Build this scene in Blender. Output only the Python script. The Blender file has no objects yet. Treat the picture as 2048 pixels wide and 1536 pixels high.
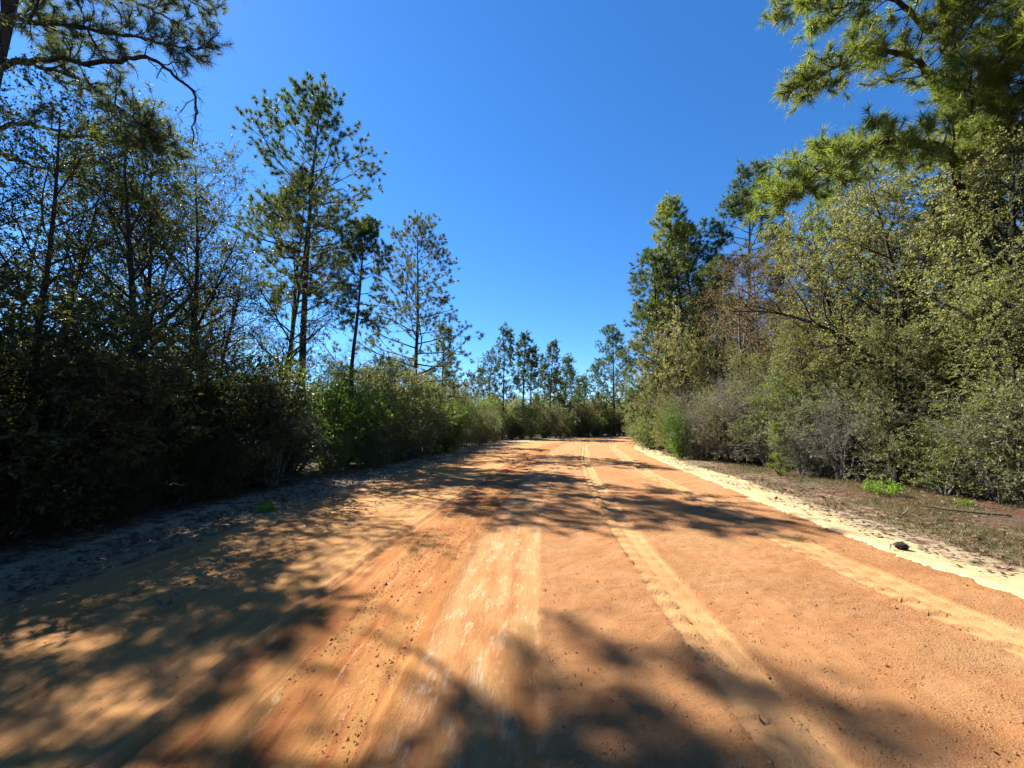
import bpy, math, random
import numpy as np

# ------------------------------------------------------------------ camera, sky, sun, exposure
sc = bpy.context.scene
R = math.radians
PI = math.pi
CAM_H = 1.63
cd = bpy.data.cameras.new('camera'); cam = bpy.data.objects.new('camera', cd)
sc.collection.objects.link(cam); sc.camera = cam
cd.sensor_width = 36.0; cd.sensor_fit = 'HORIZONTAL'; cd.lens = 36.0 * 769.0 / 2048.0
cd.clip_start = 0.05; cd.clip_end = 6000
cam.location = (0, 0, CAM_H); cam.rotation_euler = (R(90 + 5.94), 0, 0)

SUN_AZ, SUN_EL = -52.0, 46.0       # degrees: azimuth from straight ahead (+Y), negative to the left
world = bpy.data.worlds.new('World'); sc.world = world; world.use_nodes = True
wn = world.node_tree; wn.nodes.clear()
sky = wn.nodes.new('ShaderNodeTexSky'); sky.sky_type = 'NISHITA'; sky.sun_disc = False
sky.sun_elevation = R(SUN_EL); sky.sun_rotation = R(SUN_AZ)
sky.altitude = 0; sky.air_density = 1.0; sky.dust_density = 0.04; sky.ozone_density = 10.0
hs = wn.nodes.new('ShaderNodeHueSaturation'); hs.inputs['Saturation'].default_value = 1.13; hs.inputs['Value'].default_value = 1.0
bg = wn.nodes.new('ShaderNodeBackground'); bg.inputs['Strength'].default_value = 0.055
wo = wn.nodes.new('ShaderNodeOutputWorld')
wn.links.new(sky.outputs[0], hs.inputs['Color']); wn.links.new(hs.outputs[0], bg.inputs[0]); wn.links.new(bg.outputs[0], wo.inputs[0])

sl = bpy.data.lights.new('sun', 'SUN'); sun = bpy.data.objects.new('sun', sl); sc.collection.objects.link(sun)
sl.energy = 5.0; sl.angle = R(0.53); sl.color = (1.0, 0.93, 0.82)
sun.rotation_euler = (R(90 - SUN_EL), 0, R(180 - SUN_AZ))   # lamp points away from the sun
sun.location = (-20, 20, 40)

vs = sc.view_settings
vs.view_transform = 'Standard'; vs.look = 'None'; vs.exposure = 2.02; vs.gamma = 1.0; vs.use_curve_mapping = False
sc.render.engine = 'CYCLES'
cy = sc.cycles
cy.max_bounces = 4; cy.diffuse_bounces = 3; cy.glossy_bounces = 1; cy.transmission_bounces = 1; cy.transparent_max_bounces = 2
cy.caustics_reflective = False; cy.caustics_refractive = False; cy.use_light_tree = False
cy.use_adaptive_sampling = True; cy.adaptive_threshold = 0.01

cy.sample_clamp_indirect = 3.0; cy.sample_clamp_direct = 3.0
cy.use_denoising = True; cy.denoiser = 'OPENIMAGEDENOISE'; cy.denoising_input_passes = 'RGB_ALBEDO_NORMAL'; cy.denoising_prefilter = 'NONE'

# ------------------------------------------------------------------ small helpers
C = sc.collection
def rng(s): return np.random.default_rng(s)
def nrm(a): return a / np.maximum(np.linalg.norm(a, axis=-1, keepdims=True), 1e-9)

def vnoise(x, y, seed=0):
    x = np.asarray(x, float); y = np.asarray(y, float)
    xi = np.floor(x).astype(np.int64); yi = np.floor(y).astype(np.int64)
    xf = x - xi; yf = y - yi
    xf = xf * xf * (3 - 2 * xf); yf = yf * yf * (3 - 2 * yf)
    def h(a, b):
        n = (a * 374761393 + b * 668265263 + seed * 974711) & 0x7fffffff
        n = ((n ^ (n >> 13)) * 1274126177) & 0x7fffffff
        n = (n ^ (n >> 16))
        return (n & 0xffff) / 65535.0
    return (h(xi, yi) * (1 - xf) + h(xi + 1, yi) * xf) * (1 - yf) + (h(xi, yi + 1) * (1 - xf) + h(xi + 1, yi + 1) * xf) * yf
def fbm(x, y, seed=0, o=4):
    s = 0; a = .5; t = 0
    for k in range(o):
        s = s + a * vnoise(x * 2**k, y * 2**k, seed + 17 * k); t += a; a *= .5
    return s / t
def sstep(a, b, x):
    t = np.clip((x - a) / (b - a), 0, 1); return t * t * (3 - 2 * t)

def mk_mesh(name, verts, faces, k, mat, smooth=False, uv=None, attrs=None):
    me = bpy.data.meshes.new(name)
    verts = np.asarray(verts, np.float32).reshape(-1, 3); faces = np.asarray(faces, np.int32).reshape(-1, k)
    n = len(faces)
    me.vertices.add(len(verts)); me.vertices.foreach_set('co', verts.ravel())
    me.loops.add(n * k); me.loops.foreach_set('vertex_index', faces.ravel())
    me.polygons.add(n); me.polygons.foreach_set('loop_start', np.arange(0, n * k, k, dtype=np.int32))
    try: me.polygons.foreach_set('loop_total', np.full(n, k, np.int32))
    except Exception: pass
    me.polygons.foreach_set('use_smooth', np.full(n, smooth, bool))
    if uv is not None:
        l = me.uv_layers.new(name='UVMap'); l.data.foreach_set('uv', np.asarray(uv, np.float32)[faces.ravel()].ravel())
    for an, av in (attrs or {}).items():
        a = me.attributes.new(an, 'FLOAT_COLOR', 'POINT'); a.data.foreach_set('color', np.asarray(av, np.float32).ravel())
    me.update(calc_edges=True)
    if mat: me.materials.append(mat)
    return me
def grid_faces(nr, nc):
    i = np.arange(nr * nc).reshape(nr, nc)
    return np.stack([i[:-1, :-1], i[:-1, 1:], i[1:, 1:], i[1:, :-1]], -1).reshape(-1, 4)
def link(name, me, parent=None, loc=None, rz=0, scale=None):
    o = bpy.data.objects.new(name, me); C.objects.link(o)
    if parent: o.parent = parent
    if loc is not None: o.location = loc
    if rz: o.rotation_euler = (0, 0, rz)
    if scale is not None: o.scale = scale if hasattr(scale, '__len__') else (scale,) * 3
    return o
def tag(o, label=None, cat=None, group=None, kind=None):
    if label: o['label'] = label
    if cat: o['category'] = cat
    if group: o['group'] = group
    if kind: o['kind'] = kind
    return o

# ------------------------------------------------------------------ node helpers
class NT:
    def __init__(s, name):
        s.m = bpy.data.materials.new(name); s.m.use_nodes = True; s.t = s.m.node_tree; s.t.nodes.clear()
        s.out = s.t.nodes.new('ShaderNodeOutputMaterial')
    def n(s, typ, **kw):
        nd = s.t.nodes.new('ShaderNode' + typ)
        for k, v in kw.items(): setattr(nd, k, v)
        return nd
    def put(s, sock, v):
        if isinstance(v, bpy.types.NodeSocket): s.t.links.new(v, sock)
        elif hasattr(v, '__len__') and sock.type == 'RGBA' and len(v) == 3: sock.default_value = (*v, 1)
        else: sock.default_value = v
    def math(s, op, a, b=0.0, c=None, clamp=False):
        nd = s.n('Math', operation=op, use_clamp=clamp); s.put(nd.inputs[0], a); s.put(nd.inputs[1], b)
        if c is not None: s.put(nd.inputs[2], c)
        return nd.outputs[0]
    def mix(s, f, a, b, mode='MIX'):
        nd = s.n('Mix', data_type='RGBA', blend_type=mode); s.put(nd.inputs[0], f); s.put(nd.inputs[6], a); s.put(nd.inputs[7], b)
        return nd.outputs[2]
    def noise(s, vec, scale, detail=4, rough=.55):
        nd = s.n('TexNoise'); s.put(nd.inputs['Vector'], vec) if vec else None
        nd.inputs['Scale'].default_value = scale; nd.inputs['Detail'].default_value = detail; nd.inputs['Roughness'].default_value = rough
        return nd.outputs['Fac']
    def ramp(s, v, a, b, lo=0., hi=1.):
        nd = s.n('MapRange', interpolation_type='SMOOTHSTEP'); s.put(nd.inputs[0], v)
        for i, x in zip((1, 2, 3, 4), (a, b, lo, hi)): nd.inputs[i].default_value = x
        return nd.outputs[0]
    def scale(s, vec, xyz):
        nd = s.n('Mapping'); s.put(nd.inputs[0], vec); nd.inputs['Scale'].default_value = xyz; return nd.outputs[0]
    def bump(s, h, strength, dist=0.02, normal=None):
        nd = s.n('Bump'); s.put(nd.inputs['Height'], h); nd.inputs['Strength'].default_value = strength; nd.inputs['Distance'].default_value = dist
        if normal: s.put(nd.inputs['Normal'], normal)
        return nd.outputs[0]
    def princ(s, col, rough=.8, spec=.3, normal=None):
        p = s.n('BsdfPrincipled'); s.put(p.inputs['Base Color'], col); s.put(p.inputs['Roughness'], rough); s.put(p.inputs['Specular IOR Level'], spec)
        if normal: s.put(p.inputs['Normal'], normal)
        return p.outputs[0]
    def done(s, sh): s.t.links.new(sh, s.out.inputs['Surface']); return s.m

def leaf_mat(name, cols, rough=.4, spec=.5, trans=.3, tcol=None, var=.35):
    t = NT(name)
    isl = t.n('NewGeometry').outputs['Random Per Island']
    rp = t.n('ValToRGB'); t.put(rp.inputs[0], isl)
    cr = rp.color_ramp
    while len(cr.elements) < len(cols): cr.elements.new(.5)
    for i, c in enumerate(cols):
        cr.elements[i].position = i / max(1, len(cols) - 1); cr.elements[i].color = (*c, 1)
    ob = t.n('ObjectInfo').outputs['Random']
    h = t.n('HueSaturation'); t.put(h.inputs['Color'], rp.outputs[0])
    t.put(h.inputs['Value'], t.math('MULTIPLY_ADD', ob, var, 1 - var * .5))
    t.put(h.inputs['Hue'], t.math('MULTIPLY_ADD', ob, .03, .485))
    col = h.outputs[0]
    p = t.princ(col, rough, spec)
    tr = t.n('BsdfTranslucent'); t.put(tr.inputs[0], t.mix(1.0, col, tcol or (1.6, 1.7, .8), 'MULTIPLY'))
    mx = t.n('MixShader'); mx.inputs[0].default_value = trans
    t.t.links.new(p, mx.inputs[1]); t.t.links.new(tr.outputs[0], mx.inputs[2])
    return t.done(mx.outputs[0])

def bark_mat(name, c1, c2, vscale=(9, 9, 2.2), strength=.6):
    t = NT(name)
    g = t.n('TexCoord').outputs['Object']
    v = t.n('TexVoronoi', feature='DISTANCE_TO_EDGE'); t.put(v.inputs['Vector'], t.scale(g, vscale)); v.inputs['Scale'].default_value = 1.0
    e = t.ramp(v.outputs['Distance'], 0.0, .18)
    nz = t.noise(g, 6, 6)
    col = t.mix(t.ramp(nz, .35, .65), c1, c2)
    col = t.mix(e, t.mix(.75, col, (.012, .01, .008)), col)
    h = t.math('ADD', t.math('MULTIPLY', e, .7), t.math('MULTIPLY', t.noise(g, 40, 3), .4))
    return t.done(t.princ(col, .9, .15, t.bump(h, strength, .03)))

M = {}
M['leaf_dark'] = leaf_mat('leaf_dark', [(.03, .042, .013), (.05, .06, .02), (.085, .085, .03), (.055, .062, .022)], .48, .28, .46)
M['leaf_olive'] = leaf_mat('leaf_olive', [(.110, .122, .051), (.165, .173, .078), (.232, .226, .110), (.098, .112, .049), (.268, .232, .122)], .44, .32, .44)
M['leaf_green'] = leaf_mat('leaf_green', [(.067, .095, .027), (.107, .137, .037), (.159, .177, .052), (.098, .122, .040)], .44, .34, .42)
M['leaf_grey'] = leaf_mat('leaf_grey', [(.085, .097, .046), (.121, .129, .064), (.164, .164, .089), (.078, .085, .043)], .44, .3, .4)
M['leaf_bright'] = leaf_mat('leaf_bright', [(.06, .125, .01), (.095, .18, .016), (.14, .22, .025), (.05, .095, .012)], .4, .4, .5, (1.5, 1.8, .6))
M['leaf_lime'] = leaf_mat('leaf_lime', [(.11, .19, .014), (.15, .23, .025), (.09, .15, .016)], .45, .35, .35, (1.4, 1.6, .6))
M['leaf_rust'] = leaf_mat('leaf_rust', [(.15, .10, .05), (.2, .14, .07), (.19, .16, .07), (.13, .09, .05)], .6, .25, .35, (1.4, 1.2, .8))
M['leaf_brown'] = leaf_mat('leaf_brown', [(.153, .159, .059), (.201, .195, .077), (.130, .147, .053), (.236, .201, .094)], .5, .35, .42, (1.4, 1.3, .8))
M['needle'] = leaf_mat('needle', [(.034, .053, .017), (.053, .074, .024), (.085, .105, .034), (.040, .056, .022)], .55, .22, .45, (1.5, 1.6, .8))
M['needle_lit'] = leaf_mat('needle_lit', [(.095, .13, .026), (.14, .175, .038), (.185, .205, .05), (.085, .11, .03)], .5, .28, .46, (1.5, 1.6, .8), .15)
M['needle_grey'] = leaf_mat('needle_grey', [(.043, .056, .028), (.068, .081, .040), (.105, .115, .055), (.055, .065, .036)], .55, .22, .45, (1.4, 1.5, .9), .15)
M['bark_pine'] = bark_mat('bark_pine', (.081, .053, .037), (.053, .037, .030))
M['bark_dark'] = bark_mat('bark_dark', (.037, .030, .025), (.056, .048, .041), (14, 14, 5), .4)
M['bark_grey'] = bark_mat('bark_grey', (.118, .105, .090), (.167, .155, .136), (20, 20, 6), .3)
M['bark_rust'] = bark_mat('bark_rust', (.093, .062, .046), (.130, .096, .074), (20, 20, 6), .3)
M['twig_pale'] = bark_mat('twig_pale', (.186, .167, .136), (.248, .223, .186), (30, 30, 8), .2)
def flat(name, c, rough=.85, spec=.2):
    t = NT(name); isl = t.n('NewGeometry').outputs['Random Per Island']
    return t.done(t.princ(t.mix(isl, tuple(x * .6 for x in c), tuple(min(1, x * 1.35) for x in c)), rough, spec))
M['cone'] = flat('pine_cone_brown', (.023, .015, .012), .7, .3)
M['straw'] = flat('pine_straw', (.101, .053, .027))
M['litter'] = leaf_mat('dead_leaf', [(.092, .046, .025), (.129, .078, .046), (.060, .032, .021), (.165, .119, .083)], .6, .3, .15, (1.2, 1, .8))
M['grass'] = leaf_mat('grass_blade', [(.046, .060, .016), (.073, .078, .027), (.110, .087, .041), (.032, .046, .014)], .5, .3, .3)

# ------------------------------------------------------------------ road frame: (u across, v along) -> world
CP = np.array([(-0.4, -60), (-0.4, -30), (-0.35, -12), (-0.25, -4), (-0.15, 0), (-0.1, 4), (0.25, 8), (1.1, 14.5), (2.0, 20), (3.9, 29), (6.6, 35.3), (11.8, 41.5), (20, 47.2), (32, 53), (50, 58), (80, 62)], float)
def catmull(P, per=40):
    out = []
    for i in range(1, len(P) - 2):
        p0, p1, p2, p3 = P[i - 1:i + 3]; t = np.linspace(0, 1, per, endpoint=False)[:, None]
        out.append(.5 * (2 * p1 + (p2 - p0) * t + (2 * p0 - 5 * p1 + 4 * p2 - p3) * t**2 + (3 * p1 - p0 - 3 * p2 + p3) * t**3))
    return np.vstack(out + [P[-2:-1]])
CL = catmull(CP)
CS = np.concatenate([[0], np.cumsum(np.linalg.norm(np.diff(CL, axis=0), axis=1))])
CS = CS - np.interp(0.0, CL[:, 1], CS)            # v = 0 beside the camera
CT = nrm(np.gradient(CL, axis=0))
for _ in range(30): CT[1:-1] = nrm(.25 * CT[:-2] + .5 * CT[1:-1] + .25 * CT[2:])
def road_xy(u, v):
    x = np.interp(v, CS, CL[:, 0]); y = np.interp(v, CS, CL[:, 1]); tx = np.interp(v, CS, CT[:, 0]); ty = np.interp(v, CS, CT[:, 1])
    return x + u * ty, y - u * tx
def road_u(x, y):
    x = np.asarray(x, float).ravel(); y = np.asarray(y, float).ravel()
    P = CL[::6]; d = (x[:, None] - P[None, :, 0])**2 + (y[:, None] - P[None, :, 1])**2
    k = d.argmin(1); T = CT[::6][k]
    return (x - P[k, 0]) * T[:, 1] - (y - P[k, 1]) * T[:, 0]

# ground height
def ground_z(x, y):
    return .05 * (fbm(x * .35, y * .35, 3) - .5) + .035 * (fbm(x * 1.9, y * 1.9, 5) - .5)

# ------------------------------------------------------------------ ground
def build_ground():
    n = 200; k = 5.4
    t = np.linspace(-1, 1, n)
    g = np.sinh(t * k) / math.sinh(k) * 2500
    X, Y = np.meshgrid(g, g + 10)
    Z = ground_z(X, Y) * np.clip(1.5 - np.hypot(X, Y) / 150, 0, 1)
    u = road_u(X, Y).reshape(X.shape)
    Z = Z - .16 * sstep(4.9, 4.2, np.abs(u)) + .05 * sstep(-5.0, -5.8, u) * sstep(-8.0, -6.2, u)            # low litter berm along the left edge
    uu = np.clip(u, -50, 50)
    msk = np.stack([sstep(9.5, 5.6, uu) * sstep(0, 2, uu), 1.25 * sstep(-4.2, -4.9, uu) * sstep(-7.2, -5.6, uu), 0 * u, 0 * u + 1], -1)
    t = NT('forest_floor')
    P = t.n('NewGeometry').outputs['Position']
    at = t.n('Attribute', attribute_name='mask'); sp = t.n('SeparateColor'); t.t.links.new(at.outputs['Color'], sp.inputs[0])
    n1 = t.noise(P, .9, 6, .6); n2 = t.noise(P, 5, 6, .65); n3 = t.noise(P, 28, 5, .7); n4 = t.noise(P, 1.7, 5)
    straw = t.mix(t.ramp(n2, .35, .65), (.089, .042, .022), (.051, .031, .020))
    grey = t.mix(t.ramp(n3, .35, .65), (.102, .080, .058), (.044, .036, .027))
    col = t.mix(t.ramp(n1, .4, .62), straw, grey)
    grn = t.mix(n3, (.031, .038, .013), (.075, .073, .031))
    col = t.mix(t.math('MULTIPLY', t.ramp(n4, .46, .6), t.math('MULTIPLY', sp.outputs[0], .85)), col, grn)
    sand = t.mix(n3, (.275, .209, .129), (.337, .266, .178))
    sf = t.math('MULTIPLY', t.ramp(t.math('ADD', n2, t.math('MULTIPLY', t.math('MAXIMUM', sp.outputs[0], t.math('MULTIPLY', sp.outputs[1], .95)), .22)), .62, .74), t.math('MAXIMUM', sp.outputs[0], sp.outputs[1]))
    col = t.mix(t.math('MULTIPLY', sf, .8), col, sand)
    col = t.mix(t.ramp(t.noise(P, 70, 3, .8), .56, .7, 0, .6), col, (.022, .016, .011))
    mat = t.done(t.princ(col, .95, .1, t.bump(t.math('ADD', n3, t.math('MULTIPLY', n2, .6)), .8, .05)))
    me = mk_mesh('ground', np.stack([X, Y, Z], -1), grid_faces(n, n), 4, mat, True, None, {'mask': msk.reshape(-1, 4)})
    tag(link('ground', me), kind='structure')
build_ground()

# ------------------------------------------------------------------ dirt road
def trk(v):            # slow wander of the wheel tracks
    return .06 * np.sin(v * .35) + .05 * np.sin(v * .13 + 1)
def build_road():
    du = .042
    U1 = np.arange(-5.6, 5.61, du)
    v = [-14.0]
    while v[-1] < 1.0: v.append(v[-1] + .25)
    while v[-1] < 95:
        v.append(v[-1] + max(.027 if v[-1] < 6.5 else .034, (v[-1] - 7.0) * .015))
    V1 = np.array(v)
    U, V = np.meshgrid(U1, V1)
    w = trk(V)
    und = (fbm(U * .7, V * .35, 11) - .5)
    rough = (fbm(U * 9, V * 7, 21, 3) - .5)
    streak = (fbm(U * 14, V * .45, 31, 3) - .5)
    crumb = (vnoise(U * 22, V * 18, 41) - .5) + .6 * (vnoise(U * 33, V * 33, 42) - .5)
    # bands across the road
    groove = -1.88 + .035 * np.clip(V, 0, 12) + .04 * np.sin(V * .22)
    line2 = -.52 + .02 * np.clip(V, 0, 12)
    lineB = .26 + .018 * np.clip(V, 0, 14) + .02 * np.sin(V * .5)
    c_mid = 1.42 + .02 * np.clip(V, 0, 14) + w; c_h = .19
    d_mid = 3.86 - .022 * np.clip(V, 0, 14) + w; d_h = .24
    left = 1 - sstep(-.06, .06, U - groove)
    clay = sstep(-.03, .1, U - groove) * (1 - sstep(-.05, .05, U - line2))
    white = sstep(-.03, .03, U - line2) * (1 - sstep(-.02, .03, U - lineB))
    right = sstep(-.02, .04, U - lineB)
    inC = sstep(c_h + .02, c_h - .015, np.abs(U - c_mid)); inD = sstep(d_h + .025, d_h - .02, np.abs(U - d_mid))
    inE = sstep(.2, .16, np.abs(U - lineB - .2 - .03 * np.sin(V))) * .0
    inF = sstep(.23, .19, np.abs(U + 3.35 + w)) * .5
    smooth = np.clip(inC + inD, 0, 1)
    crumbm = np.clip(right * (1 - smooth) + clay * sstep(-1.15, -.8, U) * sstep(.35, .55, fbm(U * .9, V * .35, 51)), 0, 1)
    Z = .055 - .0022 * U**2 + .03 * und + .006 * rough * (1 - smooth)
    Z += .010 * streak * (1 - smooth) * (.3 + clay + white)
    Z += .026 * crumb * crumbm * (.35 + .9 * fbm(U * .8, V * .8, 61))
    # little windrow ridges left by the grader blade
    def ridge(c, h, s): return h * np.exp(-((U - c) / s)**2)
    Z += ridge(groove, .022, .035) - ridge(groove + .08, .018, .04)
    Z += ridge(line2 - .05, .02, .04) + ridge(lineB + .03, .014, .025)
    for c, h, s in ((-2.7, .006, .03), (-3.7, .009, .05), (-4.3, .012, .06), (-1.3, .006, .03), (-.2, .004, .02), (.02, .005, .02), (2.5, .006, .05), (3.0, .005, .04)):
        Z += ridge(c + .05 * np.sin(V * .4 + c), h, s) * (.4 + fbm(U * 2, V * .6, 71))
    # tyre treads: pressed band with chevron lugs
    for mid, hw, m in ((c_mid, c_h, inC), (d_mid, d_h, inD)):
        q = (U - mid) / hw
        ph = (V + .16 * np.abs(q) * np.sign(q) ** 1 + .03 * np.sin(q * 5)) / .27 + np.where(q > 0, .5, 0)
        saw = 1 - ph % 1                                   # steep face toward the viewer, like pressed lug edges
        saw = np.where(saw > .9, (1 - saw) / .1, saw / .9)
        lugm = sstep(.02, .25, np.abs(q)) * sstep(1.0, .9, np.abs(q)) * (.35 + .9 * fbm(U * 3, V * 1.3, 81)) * np.where(q < 0, 1, .45)
        Z += m * (-.028 + .066 * saw * lugm) + .005 * m * (fbm(U * 5, V * 5, 83) - .5)
        Z += .008 * np.exp(-((np.abs(q) - 1.12) / .1)**2)
    q = (U - lineB + .17) / .17
    lug = np.abs(((V + .05 * q) / .17 % 1) - .5) * 2
    Z -= .006 * sstep(.6, .85, lug) * sstep(1, .8, np.abs(q)) * sstep(.3, .6, fbm(U, V * .5, 91))
    # ragged outer edge that dives under the verge
    eL = -5.1 + .6 * (fbm(U * 0 + 3, V * .55, 101) - .5) + .3 * (fbm(U * 0 + 9, V * 3, 103) - .5)
    eR = 5.2 + 0 * V
    Z = Z - .09 * sstep(.0, .45, eL - U + .8 * (fbm(U * 1.6, V * 1.6, 105) - .5)) - .1 * sstep(0, .4, U - eR)
    lim = lambda a: np.clip(a, 0, 1)
    mA = np.stack([lim(left), lim(clay), lim(white), lim(right)], -1)
    mB = np.stack([lim(inC + inD), lim(crumbm), sstep(-3.9, -4.9, U), 0 * U], -1)
    X, Y = road_xy(U, V)
    t = NT('orange_clay_dirt')
    uv = t.n('UVMap').outputs[0]
    a = t.n('Attribute', attribute_name='maskA'); sa = t.n('SeparateColor'); t.t.links.new(a.outputs['Color'], sa.inputs[0])
    b = t.n('Attribute', attribute_name='maskB'); sb = t.n('SeparateColor'); t.t.links.new(b.outputs['Color'], sb.inputs[0])
    left_, clay_, white_, right_ = sa.outputs[0], sa.outputs[1], sa.outputs[2], a.outputs['Alpha']
    trk_, crm_, edge_ = sb.outputs[0], sb.outputs[1], sb.outputs[2]
    big = t.noise(uv, .55, 6, .6); mid = t.noise(uv, 2.6, 5, .6); fine = t.noise(uv, 55, 4, .7); grit = t.noise(uv, 120, 3, .75)
    wv = t.n('VectorMath', operation='ADD'); t.put(wv.inputs[0], uv); wd = t.n('CombineXYZ'); t.put(wd.inputs[0], t.math('MULTIPLY', mid, .12)); t.put(wv.inputs[1], wd.outputs[0]); wv = wv.outputs[0]
    st1 = t.noise(t.scale(wv, (15, .8, 1)), 1, 5, .65); st2 = t.noise(t.scale(uv, (48, 7, 1)), 1, 4, .7)
    st3 = t.noise(t.scale(wv, (4, .7, 1)), 1, 5, .65); st4 = t.noise(t.scale(uv, (7, 2.6, 1)), 1, 6, .7)
    tan = t.mix(t.ramp(st1, .3, .7), (0.272, 0.128, 0.041), (0.353, 0.185, 0.065))
    tan = t.mix(t.ramp(st3, .5, .68, 0, .7), tan, (.18, .085, .03))
    tan = t.mix(t.ramp(big, .42, .62, 0, .55), tan, (.215, .106, .033))
    tan = t.mix(edge_, tan, (.252, .178, .100))
    cl = t.mix(t.ramp(st3, .35, .62), (.207, .077, .018), (.249, .120, .036))
    cl = t.mix(t.ramp(st1, .44, .7, 0, .8), cl, (.166, .047, .013))
    cl = t.mix(t.math('MULTIPLY', t.ramp(st4, .56, .64), t.ramp(st2, .45, .6, 0, .8)), cl, (.306, .207, .112))
    wh = t.mix(t.ramp(st3, .38, .6), (.235, .1, .033), (.275, .148, .058))
    wh = t.mix(t.math('MULTIPLY', t.ramp(st4, .49, .63), t.ramp(st2, .42, .6, .12, .85)), wh, (.335, .25, .158))
    wh = t.mix(t.math('MULTIPLY', t.ramp(mid, .56, .66), t.ramp(st2, .5, .64, 0, .8)), wh, (.207, .070, .025))
    rt = t.mix(t.ramp(mid, .35, .65), (.282, .130, .050), (.315, .160, .068))
    rt = t.mix(t.ramp(big, .5, .66, 0, .6), rt, (.332, .199, .087))
    rt = t.mix(t.ramp(fine, .52, .68, 0, .6), rt, (.182, .070, .021))
    rt = t.mix(t.math('MULTIPLY', trk_, .72), rt, t.mix(t.ramp(mid, .3, .7), (.306, .166, .067), (.332, .191, .083)))
    rt = t.mix(t.ramp(t.noise(t.scale(uv, (1.3, .35, 1)), 1, 5, .65), .5, .68, 0, .65), rt, (.25, .115, .042))
    col = t.mix(clay_, rt, cl); col = t.mix(white_, col, wh); col = t.mix(left_, col, tan)
    col = t.mix(t.math('MULTIPLY', crm_, t.ramp(grit, .5, .68, 0, .4)), col, (.149, .062, .021))
    pit = t.n('TexVoronoi'); t.put(pit.inputs['Vector'], uv); pit.inputs['Scale'].default_value = 46
    pm = t.math('MULTIPLY', t.ramp(pit.outputs['Distance'], .26, .1), t.ramp(t.noise(uv, 6, 4, .65), .46, .62, .1, .75))
    col = t.mix(t.math('MULTIPLY', pm, t.math('MULTIPLY_ADD', crm_, .5, .5)), col, (.11, .045, .016))
    col = t.mix(t.ramp(grit, .54, .7, 0, .45), col, (.091, .041, .021))
    pat = t.ramp(t.noise(uv, 1.1, 4, .6), .36, .64, .25, 1.25)
    peb = t.n('TexVoronoi'); t.put(peb.inputs['Vector'], uv); peb.inputs['Scale'].default_value = 38; peb.inputs['Randomness'].default_value = 1
    pb = t.math('MULTIPLY', t.math('MULTIPLY', t.ramp(peb.outputs['Distance'], .32, .05), t.ramp(t.noise(uv, 9, 3), .52, .62)), t.math('MULTIPLY', crm_, 1.3))
    h = t.math('ADD', t.math('MULTIPLY', t.math('ADD', t.math('MULTIPLY', fine, pat), pb), t.math('MULTIPLY_ADD', crm_, .65, .6)), t.math('MULTIPLY', grit, t.math('MULTIPLY_ADD', crm_, .5, .2)))
    h = t.math('ADD', h, t.math('MULTIPLY', st2, t.math('MULTIPLY', t.math('ADD', white_, t.math('ADD', clay_, left_)), .35)))
    mat = t.done(t.princ(col, .92, .18, t.bump(h, .95, .022)))
    me = mk_mesh('road', np.stack([X, Y, Z], -1), grid_faces(*U.shape), 4, mat, True, np.stack([U, V], -1).reshape(-1, 2),
                 {'maskA': mA.reshape(-1, 4), 'maskB': mB.reshape(-1, 4)})
    tag(link('road', me), kind='structure')
    # pale sand shoulder on the right, lapping over the road's edge
    us = np.arange(4.2, 7.6, .05); vv = V1[::2]
    U, V = np.meshgrid(us, vv)
    inner = 4.95 + .3 * (fbm(U * 0 + 2, V * .5, 111) - .5) + .22 * (fbm(U * 0 + 5, V * 3, 113) - .5) + .022 * np.clip(V - 3, 0, 12) * .3
    wid = (.78 - .2 * sstep(1, 6, V) + .45 * (fbm(U * 0 + 7, V * .22, 114) - .5)) + .3 * np.clip((V - 12) / 14, 0, 1)
    outer = inner + wid + .9 * (fbm(U * 1.2, V * .9, 115) - .5) + .6 * (fbm(U * 4, V * 4, 116) - .5)
    Z = .05 - .0022 * 25 + .035 + .02 * (fbm(U * 1.2, V * 1.0, 117) - .5) + .012 * (fbm(U * 7, V * 5, 118) - .5)
    Z -= .12 * sstep(.0, .22, inner - U + .25 * (fbm(U * 5, V * 5, 119) - .5)) + .10 * sstep(-.05, .55, U - outer)
    X, Y = road_xy(U, V)
    t = NT('pale_sand'); P = t.n('NewGeometry').outputs['Position']
    n2 = t.noise(P, 3, 6, .6); n3 = t.noise(P, 30, 5, .7)
    col = t.mix(t.ramp(n2, .35, .65), (.28, .208, .112), (.322, .255, .148))
    col = t.mix(t.ramp(n3, .6, .72, 0, .55), col, (.147, .098, .053))
    col = t.mix(t.ramp(t.noise(P, 1.6, 6, .65), .5, .66, 0, .55), col, (.25, .155, .075))
    col = t.mix(t.ramp(t.noise(P, 11, 5, .7), .59, .68, 0, .6), col, (.12, .078, .045))
    mat = t.done(t.princ(col, .95, .1, t.bump(t.math('ADD', n3, n2), .5, .03)))
    me = mk_mesh('sand_shoulder', np.stack([X, Y, Z], -1), grid_faces(*U.shape), 4, mat, True)
    tag(link('sand_shoulder', me), kind='structure')
build_road()

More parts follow.
